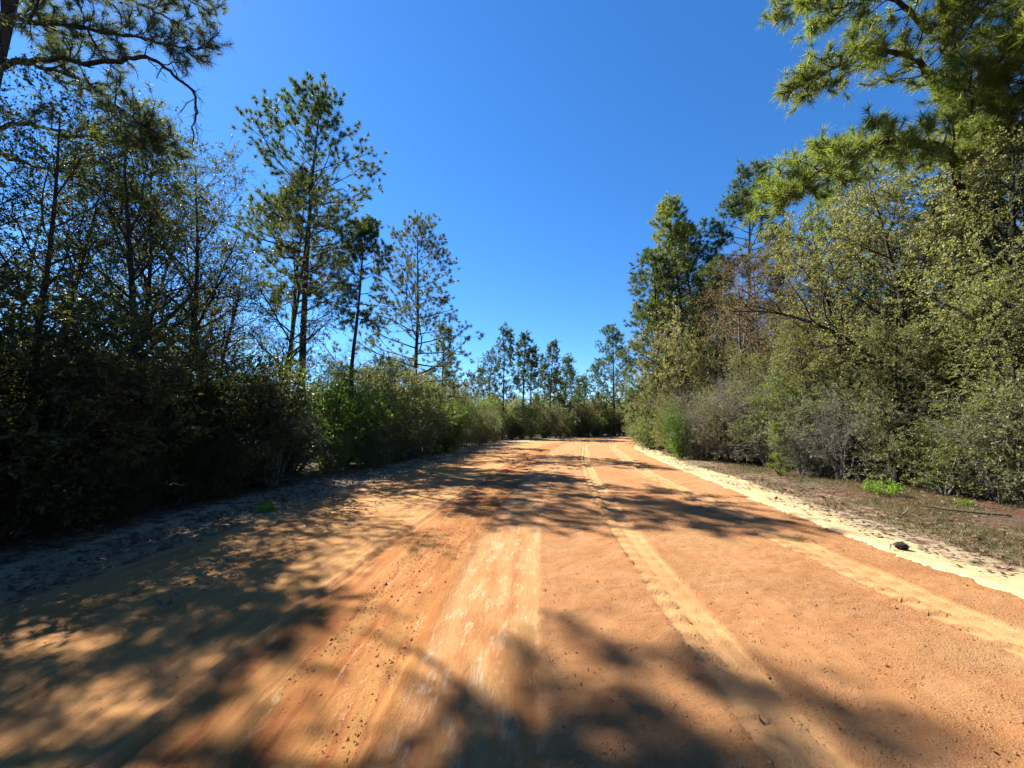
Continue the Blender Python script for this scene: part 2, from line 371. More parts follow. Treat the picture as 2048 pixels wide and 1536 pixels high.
# ------------------------------------------------------------------ tree grammar (all vectorised)
class Tubes:
    def __init__(s): s.v = []; s.f = []; s.n = 0
    def add(s, P, Rd, sides):
        P = np.asarray(P, float); Rd = np.asarray(Rd, float)
        if P.ndim == 2: P = P[None]; Rd = Rd[None]
        m, n, _ = P.shape
        T = nrm(np.gradient(P, axis=1))
        mean = nrm(P[:, -1] - P[:, 0])
        ref = np.where(np.abs(mean[:, 2:3]) > .8, np.array([[1., 0, 0]]), np.array([[0, 0, 1.]]))[:, None, :]
        A = nrm(np.cross(T, ref)); B = np.cross(T, A)
        an = np.arange(sides) / sides * 2 * PI
        ring = np.cos(an)[None, None, :, None] * A[:, :, None] + np.sin(an)[None, None, :, None] * B[:, :, None]
        V = P[:, :, None] + Rd[:, :, None, None] * ring
        i = np.arange(m * n * sides).reshape(m, n, sides) + s.n
        j = np.roll(i, -1, axis=2)
        F = np.stack([i[:, :-1], j[:, :-1], j[:, 1:], i[:, 1:]], -1).reshape(-1, 4)
        s.v.append(V.reshape(-1, 3)); s.f.append(F); s.n += m * n * sides
    def mesh(s, name, mat): return mk_mesh(name, np.vstack(s.v), np.vstack(s.f), 4, mat, True)

def walk(g, pos, d, L, n, wob, trop):
    m = len(pos); P = np.zeros((m, n, 3)); P[:, 0] = pos; d = nrm(d.copy())
    st = (L / (n - 1))[:, None]
    for k in range(1, n):
        P[:, k] = P[:, k - 1] + d * st
        d = d + wob * g.normal(size=(m, 3)); d[:, 2] += trop; d = nrm(d)
    return P
def taper(r0, r1, n): return r0[:, None] + (r1 - r0)[:, None] * np.linspace(0, 1, n)[None, :]
def spawn(g, P, Rd, cnt, t0, t1, ang, lenf, n, wob, trop, rr=.6, rend=.3, rmin=.002):
    m, np_, _ = P.shape
    idx = np.repeat(np.arange(m), cnt); k = len(idx)
    base = np.tile((np.arange(cnt) + .5) / cnt, m) + g.uniform(-.5, .5, k) / cnt
    t = t0 + (t1 - t0) * np.clip(base, 0, 1)
    x = t * (np_ - 1); s = np.minimum(x.astype(int), np_ - 2); fr = (x - s)[:, None]
    pos = P[idx, s] * (1 - fr) + P[idx, s + 1] * fr; tan = nrm(P[idx, s + 1] - P[idx, s])
    rad = Rd[idx, s] * (1 - fr[:, 0]) + Rd[idx, s + 1] * fr[:, 0]
    az = np.tile(np.arange(cnt) * 2.4, m) + np.repeat(g.uniform(0, 2 * PI, m), cnt) + g.normal(size=k) * .5
    ref = np.where(np.abs(tan[:, 2:3]) > .9, np.array([[1., 0, 0]]), np.array([[0, 0, 1.]]))
    A = nrm(np.cross(tan, ref)); B = np.cross(tan, A)
    perp = np.cos(az)[:, None] * A + np.sin(az)[:, None] * B
    a = ang(t, g) if callable(ang) else g.uniform(ang[0], ang[1], k)
    d = np.cos(a)[:, None] * tan + np.sin(a)[:, None] * perp
    L = lenf(t, g)
    Q = walk(g, pos, d, L, n, wob, trop)
    r0 = np.maximum(np.minimum(rad * rr, L * .03), rmin)
    return Q, taper(r0, np.maximum(r0 * rend, rmin * .7), n)
def leaf_quads(g, P, cnt, size, spread=.016, updn=.35, wr=.45, t0=.1):
    m, n, _ = P.shape
    idx = np.repeat(np.arange(m), cnt); k = len(idx)
    t = t0 + (1 - t0) * g.uniform(0, 1, k)**.6; x = t * (n - 1); s = np.minimum(x.astype(int), n - 2); fr = (x - s)[:, None]
    pos = P[idx, s] * (1 - fr) + P[idx, s + 1] * fr + g.normal(size=(k, 3)) * spread
    tan = nrm(P[idx, s + 1] - P[idx, s])
    d = nrm(tan * .6 + g.normal(size=(k, 3)) * .75 + np.array([0, 0, -.15]))
    up = nrm(g.normal(size=(k, 3)) * .75 + np.array([0, 0, updn * 2]))
    sd = nrm(np.cross(d, up)); nn = np.cross(sd, d)
    l = (size * g.uniform(.5, 1.45, k))[:, None]; w = l * wr * g.uniform(.8, 1.2, k)[:, None]
    a = pos; b = pos + d * l * .45 + sd * w * .5 + nn * w * .18; c = pos + d * l; e = pos + d * l * .45 - sd * w * .5 + nn * w * .18
    return np.stack([a, b, c, e], 1).reshape(-1, 3)
def quads_mesh(name, V, mat): return mk_mesh(name, V, np.arange(len(V)).reshape(-1, 4), 4, mat)
def needles(g, tips, dirs, K, L, w, spread=.62, back=.14, droop=.08):
    m = len(tips); k = m * K
    d0 = np.repeat(nrm(dirs), K, 0); p = np.repeat(tips, K, 0)
    d = nrm(d0 * g.uniform(.25, 1.1, (k, 1)) + g.normal(size=(k, 3)) * spread)
    s = p - d0 * g.uniform(0, back, (k, 1))
    l = L * g.uniform(.65, 1.1, (k, 1)); e = s + d * l; e[:, 2] -= droop * l[:, 0]
    pr = nrm(np.cross(d, g.normal(size=(k, 3)))) * w * .5
    return np.stack([s - pr, s + pr, e], 1).reshape(-1, 3)
def tris_mesh(name, V, mat): return mk_mesh(name, V, np.arange(len(V)).reshape(-1, 3), 3, mat)

def hardwood(seed, H, r, leaf, bark, lean=(0, 0), n1=22, n2=8, n3=6, nl=16, lsize=.055, base=.18, L1=.34, shape=None, stems=1, droop=0., bare=False, wr=.45, spread=.016, wob=.09, l3=.5):
    g = rng(seed)
    shape = shape or (lambda t: np.sin(np.clip((t - base) / (1.02 - base), 0, 1)**.7 * PI) * .75 + .3)
    az = g.uniform(0, 2 * PI, stems) if stems > 1 else np.zeros(1)
    ln = g.uniform(.15, .7, stems) if stems > 1 else np.zeros(1)
    d = np.stack([np.cos(az) * ln + lean[0], np.sin(az) * ln + lean[1], np.ones(stems)], -1)
    pos = np.stack([np.cos(az) * .06 * ln, np.sin(az) * .06 * ln, -.12 * np.ones(stems)], -1) * (1 if stems > 1 else 1)
    Ls = H * (g.uniform(.7, 1.05, stems) if stems > 1 else np.ones(1))
    P0 = walk(g, pos, d, Ls, 10, wob * (.8 if stems > 1 else .38), .05); R0 = taper(np.full(stems, r), np.full(stems, r * .12), 10)
    P1, R1 = spawn(g, P0, R0, n1, base, 1.0, (.6, 1.15), lambda t, g: H * L1 * shape(t) * g.uniform(.6, 1.15, len(t)), 7, wob * 1.3, .04 - droop, .55)
    P2, R2 = spawn(g, P1, R1, n2, .2, 1.0, (.45, 1.0), lambda t, g: H * L1 * .42 * (1.1 - .5 * t) * g.uniform(.5, 1.2, len(t)), 4, .15, .02 - droop, .6)
    P3, R3 = spawn(g, P2, R2, n3, .2, 1.0, (.4, .95), lambda t, g: l3 * g.uniform(.5, 1.3, len(t)), 3, .18, 0.0 - droop, .65, .4, .0022)
    tb = Tubes(); tb.add(P0, R0, 8); tb.add(P1, R1, 5); tb.add(P2, R2, 3); tb.add(P3, R3, 3)
    if bare:
        P4, R4 = spawn(g, P3, R3, 3, .2, 1, (.3, .8), lambda t, g: l3 * .6 * g.uniform(.5, 1.3, len(t)), 3, .1, .03, .7, .5, .0018)
        tb.add(P4, R4, 3); tw = P4
    else: tw = P3
    wood = tb.mesh('wood', bark)
    lv = quads_mesh('leaves', leaf_quads(g, tw, nl, lsize, spread, wr=wr), leaf) if nl else None
    return wood, lv

def pine(seed, H, r, nd, bark, base=.4, L=3.2, nl=42, n2=6, n3=3, K=40, nlen=.2, w=.007, prof=None, lean=(0, 0), dead=6, top_up=.9, cones=0):
    g = rng(seed)
    prof = prof or (lambda s: (np.sin(np.clip(s, 0, 1)**.8 * PI) * .65 + .35) * (1 - .55 * s))
    P0 = walk(g, np.array([[0, 0, -.15]]), np.array([[lean[0], lean[1], 1.]]), np.array([H]), 14, .018, .02)
    R0 = taper(np.array([r]), np.array([r * .12]), 14)
    s_of = lambda t: (t - base) / (1 - base)
    P1, R1 = spawn(g, P0, R0, nl, base, .99, lambda t, g: 1.5 - top_up * np.clip(s_of(t), 0, 1)**1.5 + g.normal(size=len(t)) * .13,
                   lambda t, g: L * prof(s_of(t)) * g.uniform(.35, 1.25, len(t)), 7, .10, .045, .5)
    P2, R2 = spawn(g, P1, R1, n2, .35, 1., (.45, 1.0), lambda t, g: L * .30 * (1.2 - .6 * t) * g.uniform(.5, 1.2, len(t)), 5, .12, .07, .55)
    P3, R3 = spawn(g, P2, R2, n3, .35, 1., (.35, .9), lambda t, g: L * .11 * g.uniform(.5, 1.2, len(t)), 3, .1, .12, .7, .6, .004)
    tb = Tubes(); tb.add(P0, R0, 10); tb.add(P1, R1, 5); tb.add(P2, R2, 4); tb.add(P3, R3, 3)
    if dead:
        Pd, Rd = spawn(g, P0, R0, dead, base * .55, base, (1.2, 1.7), lambda t, g: L * .4 * g.uniform(.3, 1.1, len(t)), 6, .16, -.02, .3)
        Pe, Re = spawn(g, Pd, Rd, 3, .3, 1, (.4, 1.1), lambda t, g: L * .15 * g.uniform(.4, 1.2, len(t)), 4, .15, 0, .6)
        tb.add(Pd, Rd, 5); tb.add(Pe, Re, 3)
    tips = np.vstack([P3[:, -1], P2[:, -1], P1[:, -1]]); dr = np.vstack([P3[:, -1] - P3[:, -2], P2[:, -1] - P2[:, -2], P1[:, -1] - P1[:, -2]])
    dr = nrm(dr); dr[:, 2] += .3
    V = needles(g, tips, dr, K, nlen, w)
    cm = None
    if cones:
        k = g.choice(len(P3), cones, replace=False); cm = cone_lumps(g, P3[k, 0], .05)
    return tb.mesh('wood', bark), tris_mesh('needles', V, nd), cm
def cone_lumps(g, pos, s):
    a = np.array([(0, 0, 1.3), (1, 0, 0), (0, 1, 0), (-1, 0, 0), (0, -1, 0), (0, 0, -1.0)]) * s
    f = np.array([(0, 1, 2), (0, 2, 3), (0, 3, 4), (0, 4, 1), (5, 2, 1), (5, 3, 2), (5, 4, 3), (5, 1, 4)])
    V = pos[:, None] + a[None] * g.uniform(.7, 1.3, (len(pos), 6, 1)); F = f[None] + (np.arange(len(pos)) * 6)[:, None, None]
    return mk_mesh('cones', V, F, 3, M['cone'])

def plant(name, parts, loc, rz=0, s=1., label=None, cat='tree', group=None, tilt=(0, 0)):
    """a thing: an Empty at its base, children given as (name, mesh)"""
    o = bpy.data.objects.new(name, None); C.objects.link(o); o.empty_display_size = .2
    x, y = loc[:2]; o.location = (x, y, loc[2] if len(loc) > 2 else float(ground_z(x, y)))
    o.rotation_euler = (tilt[0], tilt[1], rz); o.scale = (s,) * 3 if not hasattr(s, '__len__') else s
    for nm, me in parts:
        if me is not None:
            c = link(nm, me, o)
            if nm == 'cone_cluster': c['kind'] = 'stuff'
    return tag(o, label, cat, group)

# ------------------------------------------------------------------ prototypes
BD, BG, BP, BR = M['bark_dark'], M['bark_grey'], M['bark_pine'], M['bark_rust']
def tc(w, l): return [('trunk', w), ('crown', l)]
def sc_(w, l): return [('stems', w), ('foliage', l)]
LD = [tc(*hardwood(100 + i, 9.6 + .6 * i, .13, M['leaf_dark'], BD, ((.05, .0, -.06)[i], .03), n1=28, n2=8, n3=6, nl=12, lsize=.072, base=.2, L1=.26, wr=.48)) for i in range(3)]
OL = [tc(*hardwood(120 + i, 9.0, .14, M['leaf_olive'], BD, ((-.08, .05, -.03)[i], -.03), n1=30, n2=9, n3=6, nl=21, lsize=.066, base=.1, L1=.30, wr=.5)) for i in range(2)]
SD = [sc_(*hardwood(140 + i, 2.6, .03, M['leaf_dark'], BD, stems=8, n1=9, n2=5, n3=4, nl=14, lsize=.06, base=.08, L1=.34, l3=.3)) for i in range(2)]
SG = [sc_(*hardwood(150 + i, 2.7, .03, M['leaf_green'], BG, stems=8, n1=9, n2=5, n3=4, nl=15, lsize=.055, base=.06, L1=.36, l3=.3)) for i in range(2)]
SY = [sc_(*hardwood(160 + i, 2.6, .03, M['leaf_grey'], BG, stems=9, n1=9, n2=5, n3=4, nl=14, lsize=.055, base=.05, L1=.36, l3=.3)) for i in range(2)]
SB = [sc_(*hardwood(170 + i, 3.2, .03, M['leaf_brown'], BR, stems=9, n1=10, n2=6, n3=4, nl=12, lsize=.06, base=.08, L1=.34, l3=.34, wr=.42)) for i in range(2)]
BT = [tc(*hardwood(180 + i, 8.5, .10, M['leaf_rust'], BG, (.05, .05), n1=18, n2=6, n3=4, nl=0 if i == 0 else 1, lsize=.04, base=.25, L1=.3, bare=True, l3=.45)) for i in range(2)]
RT = [tc(*hardwood(190 + i, 8.8, .12, M['leaf_rust'], BR, (-.25, -.05), n1=20, n2=7, n3=4, nl=6, lsize=.06, base=.2, L1=.36, bare=True, l3=.5)) for i in range(2)]
BS = [sc_(*hardwood(200 + i, 1.7, .016, None, M['twig_pale'], stems=10, n1=6, n2=4, n3=3, nl=0, base=.1, L1=.4, l3=.25, bare=True)) for i in range(2)]
MB = [sc_(*hardwood(210 + i, 3.2, .035, M['leaf_bright'], BD, stems=12, n1=10, n2=5, n3=4, nl=10, lsize=.06, base=.05, L1=.3, l3=.3, droop=.04)) for i in range(2)]
PN = []
for i, kw in enumerate((dict(H=18.5, r=.22, L=4.6, nl=40, base=.5, n2=7, n3=3, K=58, nlen=.26, w=.019, cones=40),
                        dict(H=15, r=.17, L=2.7, nl=36, base=.54, n2=6, n3=3, K=54, nlen=.25, w=.019, cones=20),
                        dict(H=13.5, r=.17, L=4.7, nl=46, base=.24, prof=lambda s: 1.05 - .85 * s, n2=6, n3=3, K=54, nlen=.23, w=.018, cones=60),
                        dict(H=12, r=.13, L=2.9, nl=40, base=.36, n2=5, n3=3, K=44, nlen=.26, w=.019))):
    w, n, c = pine(300 + i, nd=M['needle_grey'] if i == 2 else M['needle'], bark=BP, **kw)
    PN.append([('trunk', w), ('crown', n), ('cone_cluster', c)])
PR = []
for i, kw in enumerate((dict(H=18, r=.22, L=3.3, nl=52, base=.3, n2=7, n3=3, K=40, nlen=.30, w=.024),
                        dict(H=16.5, r=.22, L=4.2, nl=46, base=.5, n2=8, n3=3, K=40, nlen=.30, w=.026, prof=lambda s: (1 - .75 * s**2)),
                        dict(H=13, r=.16, L=3.9, nl=44, base=.14, n2=6, n3=3, K=36, nlen=.30, w=.026))):
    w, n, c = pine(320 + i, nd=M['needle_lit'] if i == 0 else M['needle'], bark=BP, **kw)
    PR.append([('trunk', w), ('crown', n)])

# ------------------------------------------------------------------ the two near pines, limb by limb
def near_pine(name, base, H, r, limbs, nd, label, seed, lean, K=70, tl=.24, tw=.006):
    g = rng(seed)
    o = bpy.data.objects.new(name, None); C.objects.link(o); o.location = (*base, 0); tag(o, label, 'tree')
    B = np.array([*base, 0])
    P0 = walk(g, np.array([[0, 0, -.15]]), np.array([[lean[0], lean[1], 1.]]), np.array([H]), 18, .012, .0); R0 = taper(np.array([r]), np.array([r * .3]), 18)
    tb = Tubes(); tb.add(P0, R0, 14); link('trunk', tb.mesh('trunk', M['bark_pine']), o)
    for pts, r0, dens, blen, start in limbs:
        q = np.array(pts, float) - B
        if q[0, 2] > 0:  # root the limb inside the trunk
            k = np.abs(P0[0, :, 2] - q[0, 2] + .2).argmin(); q = np.vstack([P0[0, k], q])
        qq = catmull(np.vstack([2 * q[0] - q[1], q, 2 * q[-1] - q[-2], 3 * q[-1] - 2 * q[-2]]), 6)
        qq = qq[:-1] + g.normal(size=(len(qq) - 1, 3)) * .02
        n = len(qq); Pl = qq[None]; Rl = taper(np.array([r0]), np.array([.012]), n)
        tb = Tubes(); tb.add(Pl, Rl, 8)
        Ltot = np.linalg.norm(np.diff(qq, axis=0), axis=1).sum()
        V = None
        if dens:
            c = int(Ltot * dens * 1.25)
            P2, R2 = spawn(g, Pl, Rl, c, start, 1., (.45, 1.05), lambda t, g: blen * (1.15 - .5 * t) * g.uniform(.35, 1.25, len(t)), 6, .14, .10, .6, .3, .006)
            P3, R3 = spawn(g, P2, R2, 5, .25, 1., (.35, .95), lambda t, g: blen * .38 * g.uniform(.4, 1.2, len(t)), 3, .12, .14, .7, .6, .004)
            tb.add(P2, R2, 4); tb.add(P3, R3, 3)
            tips = np.vstack([P3[:, -1], P2[:, -1]]); dr = nrm(np.vstack([P3[:, -1] - P3[:, -2], P2[:, -1] - P2[:, -2]])); dr[:, 2] += .25
            V = needles(g, tips, dr, K, tl, tw, .55, .2, .10)
        else:
            P2, R2 = spawn(g, Pl, Rl, max(5, int(Ltot * 3)), .25, .97, (.5, 1.2), lambda t, g: .5 * g.uniform(.3, 1.2, len(t)), 6, .25, -.03, .5, .4, .004)
            P3, R3 = spawn(g, P2, R2, 4, .2, 1, (.4, 1.1), lambda t, g: .22 * g.uniform(.4, 1.2, len(t)), 4, .2, 0, .7, .5, .003)
            tb.add(P2, R2, 4); tb.add(P3, R3, 3)
        lo = link('limb', tb.mesh('limb', M['bark_pine']), o)
        if V is not None: link('needle_foliage', tris_mesh('needle_foliage', V, nd), lo)
    return o
near_pine('pine_tree', (-12.1, 8.0), 17.5, .21, [
    ([(-11.7, 8.0, 11.0), (-10.94, 7.9, 10.82), (-10.04, 7.9, 10.68), (-9.05, 7.9, 10.47), (-8.02, 8.0, 10.36)], .075, 5.0, .95, .25),
    ([(-11.6, 7.9, 9.6), (-10.31, 7.6, 9.52), (-8.89, 7.6, 9.45), (-7.97, 7.6, 9.57), (-7.33, 7.6, 9.15), (-6.83, 7.6, 8.64), (-6.81, 7.6, 8.0)], .065, 0, 0, 0),
    ([(-11.82, 8.3, 10.19), (-11.24, 8.3, 10.09), (-10.02, 8.3, 9.64), (-9.27, 8.3, 9.04), (-8.5, 8.2, 8.5)], .06, 4.5, .9, .3),
    ([(-11.61, 7.8, 11.71), (-9.99, 7.7, 11.7), (-8.6, 7.6, 11.8), (-7.5, 7.5, 11.8)], .07, 4.5, .9, .3),
    ([(-11.8, 8.4, 8.7), (-11.16, 8.6, 8.73), (-9.92, 8.7, 8.5), (-9.0, 8.6, 8.4)], .05, 4.0, .8, .3),
    ([(-12.0, 8.7, 8.0), (-11.5, 9.4, 8.1), (-10.9, 9.8, 8.0)], .05, 3.5, .7, .4),
    ([(-11.8, 7.6, 12.6), (-10.2, 7.0, 13.0), (-8.4, 6.6, 13.0), (-7.0, 6.3, 12.8)], .07, 4.0, 1.1, .3),
    ([(-12.0, 7.5, 13.4), (-11.6, 5.8, 13.8), (-10.8, 4.2, 13.9)], .07, 4.0, 1.1, .3),
    ([(-12.5, 8.3, 13.2), (-13.6, 9.6, 13.7), (-14.6, 10.8, 13.9)], .07, 4.0, 1.0, .3),
    ([(-11.9, 8.4, 13.0), (-11.5, 9.4, 13.7), (-11.1, 10.2, 14.1), (-10.6, 10.8, 14.2)], .07, 3.6, 1.0, .25),
    ([(-11.9, 8.2, 14.6), (-11.5, 9.3, 15.2), (-11.2, 10.2, 15.6), (-10.9, 10.9, 15.7)], .07, 3.4, 1.0, .25),
    ([(-11.9, 8.3, 14.2), (-11.2, 9.6, 14.8), (-10.6, 10.8, 15.2)], .06, 4.0, 1.0, .3),
    ([(-12.3, 7.8, 15.2), (-13.4, 6.9, 15.9), (-14.3, 6.2, 16.3)], .06, 4.0, 1.0, .3),
    ([(-11.8, 8.0, 15.5), (-10.8, 7.6, 16.4), (-9.9, 7.3, 17.0)], .05, 4.5, .9, .2)],
    M['needle_grey'], 'near pine at the far left with long drooping dead limb against the sky', 401, (.012, 0), K=42, tw=.012)
near_pine('pine_tree', (12.9, 10.4), 19.0, .24, [
    ([(12.3, 10.1, 10.9), (11.06, 9.4, 11.19), (10.13, 9.3, 11.49), (8.9, 9.2, 11.15), (8.1, 9.2, 10.75)], .10, 6.0, .85, .2),
    ([(12.0, 9.7, 7.7), (10.59, 8.7, 8.16), (9.83, 8.6, 8.36), (9.04, 8.6, 8.36), (8.2, 8.5, 8.15), (7.4, 8.45, 7.65), (6.7, 8.4, 7.2)], .11, 6.5, .85, .2),
    ([(12.2, 10.2, 13.2), (10.9, 9.8, 13.82), (9.9, 9.7, 13.5), (9.1, 9.6, 13.2)], .09, 5.0, .9, .25),
    ([(12.5, 9.6, 8.6), (12.2, 8.6, 9.2), (11.6, 7.6, 9.8), (11.0, 6.8, 10.1)], .09, 8.0, 1.1, .25),
    ([(12.6, 9.5, 10.4), (12.6, 8.2, 11.2), (12.4, 7.0, 11.6), (12.0, 6.2, 11.7)], .09, 8.0, 1.1, .25),
    ([(12.3, 9.8, 11.6), (11.5, 8.9, 12.2), (10.6, 8.1, 12.4), (9.9, 7.6, 12.4)], .08, 7.0, 1.0, .25),
    ([(13.3, 9.7, 7.4), (13.6, 8.4, 8.0), (13.6, 7.4, 8.4)], .09, 7.0, 1.1, .3),
    ([(12.6, 9.9, 8.6), (11.9, 9.2, 9.3), (11.2, 8.6, 9.6)], .07, 9.0, 1.1, .1),
    ([(12.7, 9.8, 10.0), (12.3, 8.9, 10.6), (11.9, 8.0, 10.9)], .07, 9.0, 1.1, .1),
    ([(12.6, 9.8, 12.2), (12.0, 9.0, 12.8), (11.5, 8.3, 13.0)], .07, 9.0, 1.1, .1),
    ([(12.9, 9.7, 13.4), (12.8, 8.4, 13.9), (12.6, 7.4, 14.0)], .07, 8.0, 1.1, .1),
    ([(13.5, 10.8, 9.6), (14.8, 11.4, 10.4), (16.0, 11.9, 10.8)], .09, 5.0, 1.1, .3),
    ([(12.8, 11.0, 10.2), (12.4, 12.3, 11.0), (11.8, 13.4, 11.3)], .08, 6.0, 1.1, .3),
    ([(12.4, 10.0, 15.0), (11.0, 9.6, 15.8), (9.8, 9.2, 16.0)], .08, 5.0, 1.1, .3),
    ([(13.2, 9.8, 14.6), (13.6, 8.2, 15.3), (13.8, 7.0, 15.6)], .08, 5.0, 1.1, .3),
    ([(12.5, 10.9, 16.0), (11.6, 11.9, 17.0), (10.9, 12.8, 17.4)], .06, 5.0, 1.0, .3),
    ([(12.8, 10.2, 17.5), (12.2, 9.6, 18.6), (11.8, 9.2, 19.4)], .05, 6.0, .9, .2)],
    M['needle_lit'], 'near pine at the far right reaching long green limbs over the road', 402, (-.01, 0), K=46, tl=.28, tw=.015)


# ------------------------------------------------------------------ placement
GL = 'evergreen trees in the shaded left thicket'
def put(name, protos, rows, group=None, cat='tree'):
    g = rng(sum(map(ord, name)) + len(rows))
    for i, (pi, x, y, s, label) in enumerate(rows):
        plant(name, protos[pi % len(protos)], (x, y), g.uniform(0, 6.28), s if hasattr(s, '__len__') else s * np.array([g.uniform(.92, 1.08), g.uniform(.92, 1.08), 1]), label, cat, group)
def putz(name, proto, x, y, s, rz, label, group=None, cat='tree', tilt=(0, 0)): return plant(name, proto, (x, y), rz, s, label, cat, group, tilt)

# tall pines of the left side
putz('pine_tree', PN[0], -9.9, 18.0, .93, .6, 'tallest pine on the left with thick straight trunk and full crown', 'tall pines left of the road')
putz('pine_tree', PN[1], -11.1, 18.7, .93, 2.1, 'thin-trunked pine just left of the tallest left pine', 'tall pines left of the road')
putz('pine_tree', PN[1], -7.2, 17.2, .76, 4.0, 'shorter pine just right of the tallest left pine', 'tall pines left of the road')
putz('pine_tree', PN[2], -5.9, 23.0, 1.02, 1.2, 'cone-laden open pine standing alone right of the tall left pines', 'tall pines left of the road')
putz('pine_tree', PN[3], -5.4, 30.0, .76, .4, 'small thin pine behind the cone-laden open pine', 'tall pines left of the road')
# pines beyond the bend
far = [(-1.1, 42, .99, 0, 'leftmost tall pine of the clump beyond the bend'), (.9, 42.6, .95, 1.1, 'second tall pine of the clump beyond the bend'),
       (2.2, 43.5, .84, 2.3, 'third pine of the clump beyond the bend, rounder crown'), (3.6, 46, .74, 3.2, None), (-3.2, 46, .70, 4.4, None), (-5.0, 48, .66, 5.4, None),
       (5.2, 50, .70, 2.9, None), (6.8, 50, .84, .7, 'lone thin pine with bare top right of the far clump'), (9.2, 54, .66, 1.9, None), (-8, 52, .74, 3.9, None), (-11, 50, .70, 2.4, None), (8.0, 62, .7, .2, None), (12.2, 70, .85, 1.0, None)]
for x, y, s, a, lb in far:
    putz('pine_tree', PN[3] if int(x * 7) % 3 else PN[1], x, y, (s * (.9 + .35 * math.sin(a * 3)**2), s * (.9 + .35 * math.sin(a * 3)**2), s) if int(x * 7) % 3 else (s * .95, s * .95, s * .8), a, lb or 'small slender pine in the far treeline beyond the bend', 'pines beyond the bend' if lb else 'small far pines beyond the bend', tilt=(.05 * math.sin(a * 2), .05 * math.cos(a * 5)))
# pines of the right side
putz('pine_tree', PR[0], 11.9, 26.0, 1.0, .5, 'tallest pine right of the road with pointed open crown', 'pines right of the road')
putz('pine_tree', PR[1], 15.9, 25.4, 1.06, 1.9, 'round-topped pine behind the rust-coloured trees on the right', 'pines right of the road')
putz('pine_tree', PR[2], 9.8, 25.6, 1.0, 3.0, 'bushy pine stepping down left of the tallest right pine', 'pines right of the road')
putz('pine_tree', PR[2], 12.2, 33.0, .92, 4.2, 'lower bushy pine leaning out at the inside of the bend', 'pines right of the road')
putz('pine_tree', PR[2], 12.6, 56.0, .82, 5.1, 'bushy pine across the bend, just left of the right-hand pines', 'pines right of the road')
putz('pine_tree', PR[2], 14.6, 31.0, .95, .9, 'pine half hidden behind the bushy right-hand pines', 'pines right of the road')
putz('pine_tree', PR[1], 13.6, 28.0, .98, 5.0, 'round-crowned pine between the tallest right pine and its neighbours', 'pines right of the road')
putz('pine_tree', PR[2], 12.6, 23.2, .86, 1.4, 'low bushy pine in front of the tallest right pine', 'pines right of the road')
putz('pine_tree', PR[0], 18.5, 21.0, .82, 2.6, 'pine deep in the right wood behind olive trees', 'pines right of the road')

putz('pine_tree', PR[2], 14.2, 53.5, 1.15, 2.2, 'tall pine across the bend, behind the leftmost right-hand pine', 'pines right of the road')
putz('pine_tree', PN[1], 4.6, 47.5, .78, 2.2, 'broad pine filling the far stand right of the pine clump', 'pines beyond the bend')
putz('pine_tree', PN[2], -2.6, 43.5, .68, 5.2, 'wide low pine just left of the far pine clump', 'pines beyond the bend')
putz('pine_tree', PN[2], 9.0, 58, .7, 1.2, 'wide low pine at the right end of the far stand', 'pines beyond the bend')
# evergreen hardwoods, left
put('evergreen_tree', LD, [
    (0, -8.8, 9.0, .88, 'dark evergreen with straight black trunk in the middle of the left thicket'),
    (1, -9.4, 11.2, .93, 'dark evergreen behind the straight black trunk, reaching the sky'),
    (2, -8.6, 6.6, .66, 'dark glossy-leaved evergreen near the left edge of the picture'),
    (0, -10.8, 8.9, .84, 'dark evergreen under the drooping dead pine limb'),
    (1, -7.6, 4.8, .5, 'nearest dark evergreen at the left edge beside the road'),
    (1, -9.9, 10.1, .84, None), (0, -10.0, 12.9, .78, None), (2, -11.8, 11.6, .84, None), (1, -13.4, 16.4, .7, None), (1, -10.4, 4.6, .95, None),
    (2, -16.5, 18.5, .7, None), (0, -9.2, 2.2, .92, None), (1, -8.4, -1.2, .9, None), (2, -11.8, .6, 1., None)], GL)
for o in list(C.objects):
    if o.name.startswith('evergreen_tree') and not o.get('label'): o['label'] = 'dark evergreen tree deep in the shaded left thicket'
putz('evergreen_tree', LD[2], -8.5, 13.2, (.8, .8, .88), 3.4, 'leaning evergreen with bare lower trunk above the vine-covered mound', GL, tilt=(0, -.13))
put('evergreen_tree', LD, [(1, -8.0, 16.4, .42, 'short evergreen between the tall pine trunks and the mound'), (2, -6.4, 19.5, .44, 'short evergreen below the cone-laden open pine'), (0, -6.6, 24.5, .46, 'small evergreen left of the far thicket')], GL)
# bare trees, left
put('bare_tree', BT, [(0, -9.8, 12.4, .98, 'bare grey tree with upswept twigs between dark evergreens and tall pines'), (1, -7.6, 18.6, .62, None), (0, -12.8, 21.5, .74, None), (1, -9.0, 23.0, .6, None),
    (0, -7.4, 27.5, .68, None), (1, -4.6, 33.0, .62, None), (0, -11.5, 28, .78, None), (1, -15.5, 25, .8, None), (0, -6.4, 38, .72, None), (1, -3.4, 38.5, .55, None), (0, -10.8, 7.0, 1.0, None), (1, -14.6, 11, 1.0, None)], 'bare trees left of the road')
for o in list(C.objects):
    if o.name.startswith('bare_tree') and not o.get('label'): o['label'] = 'bare grey-twigged tree among the pines left of the road'
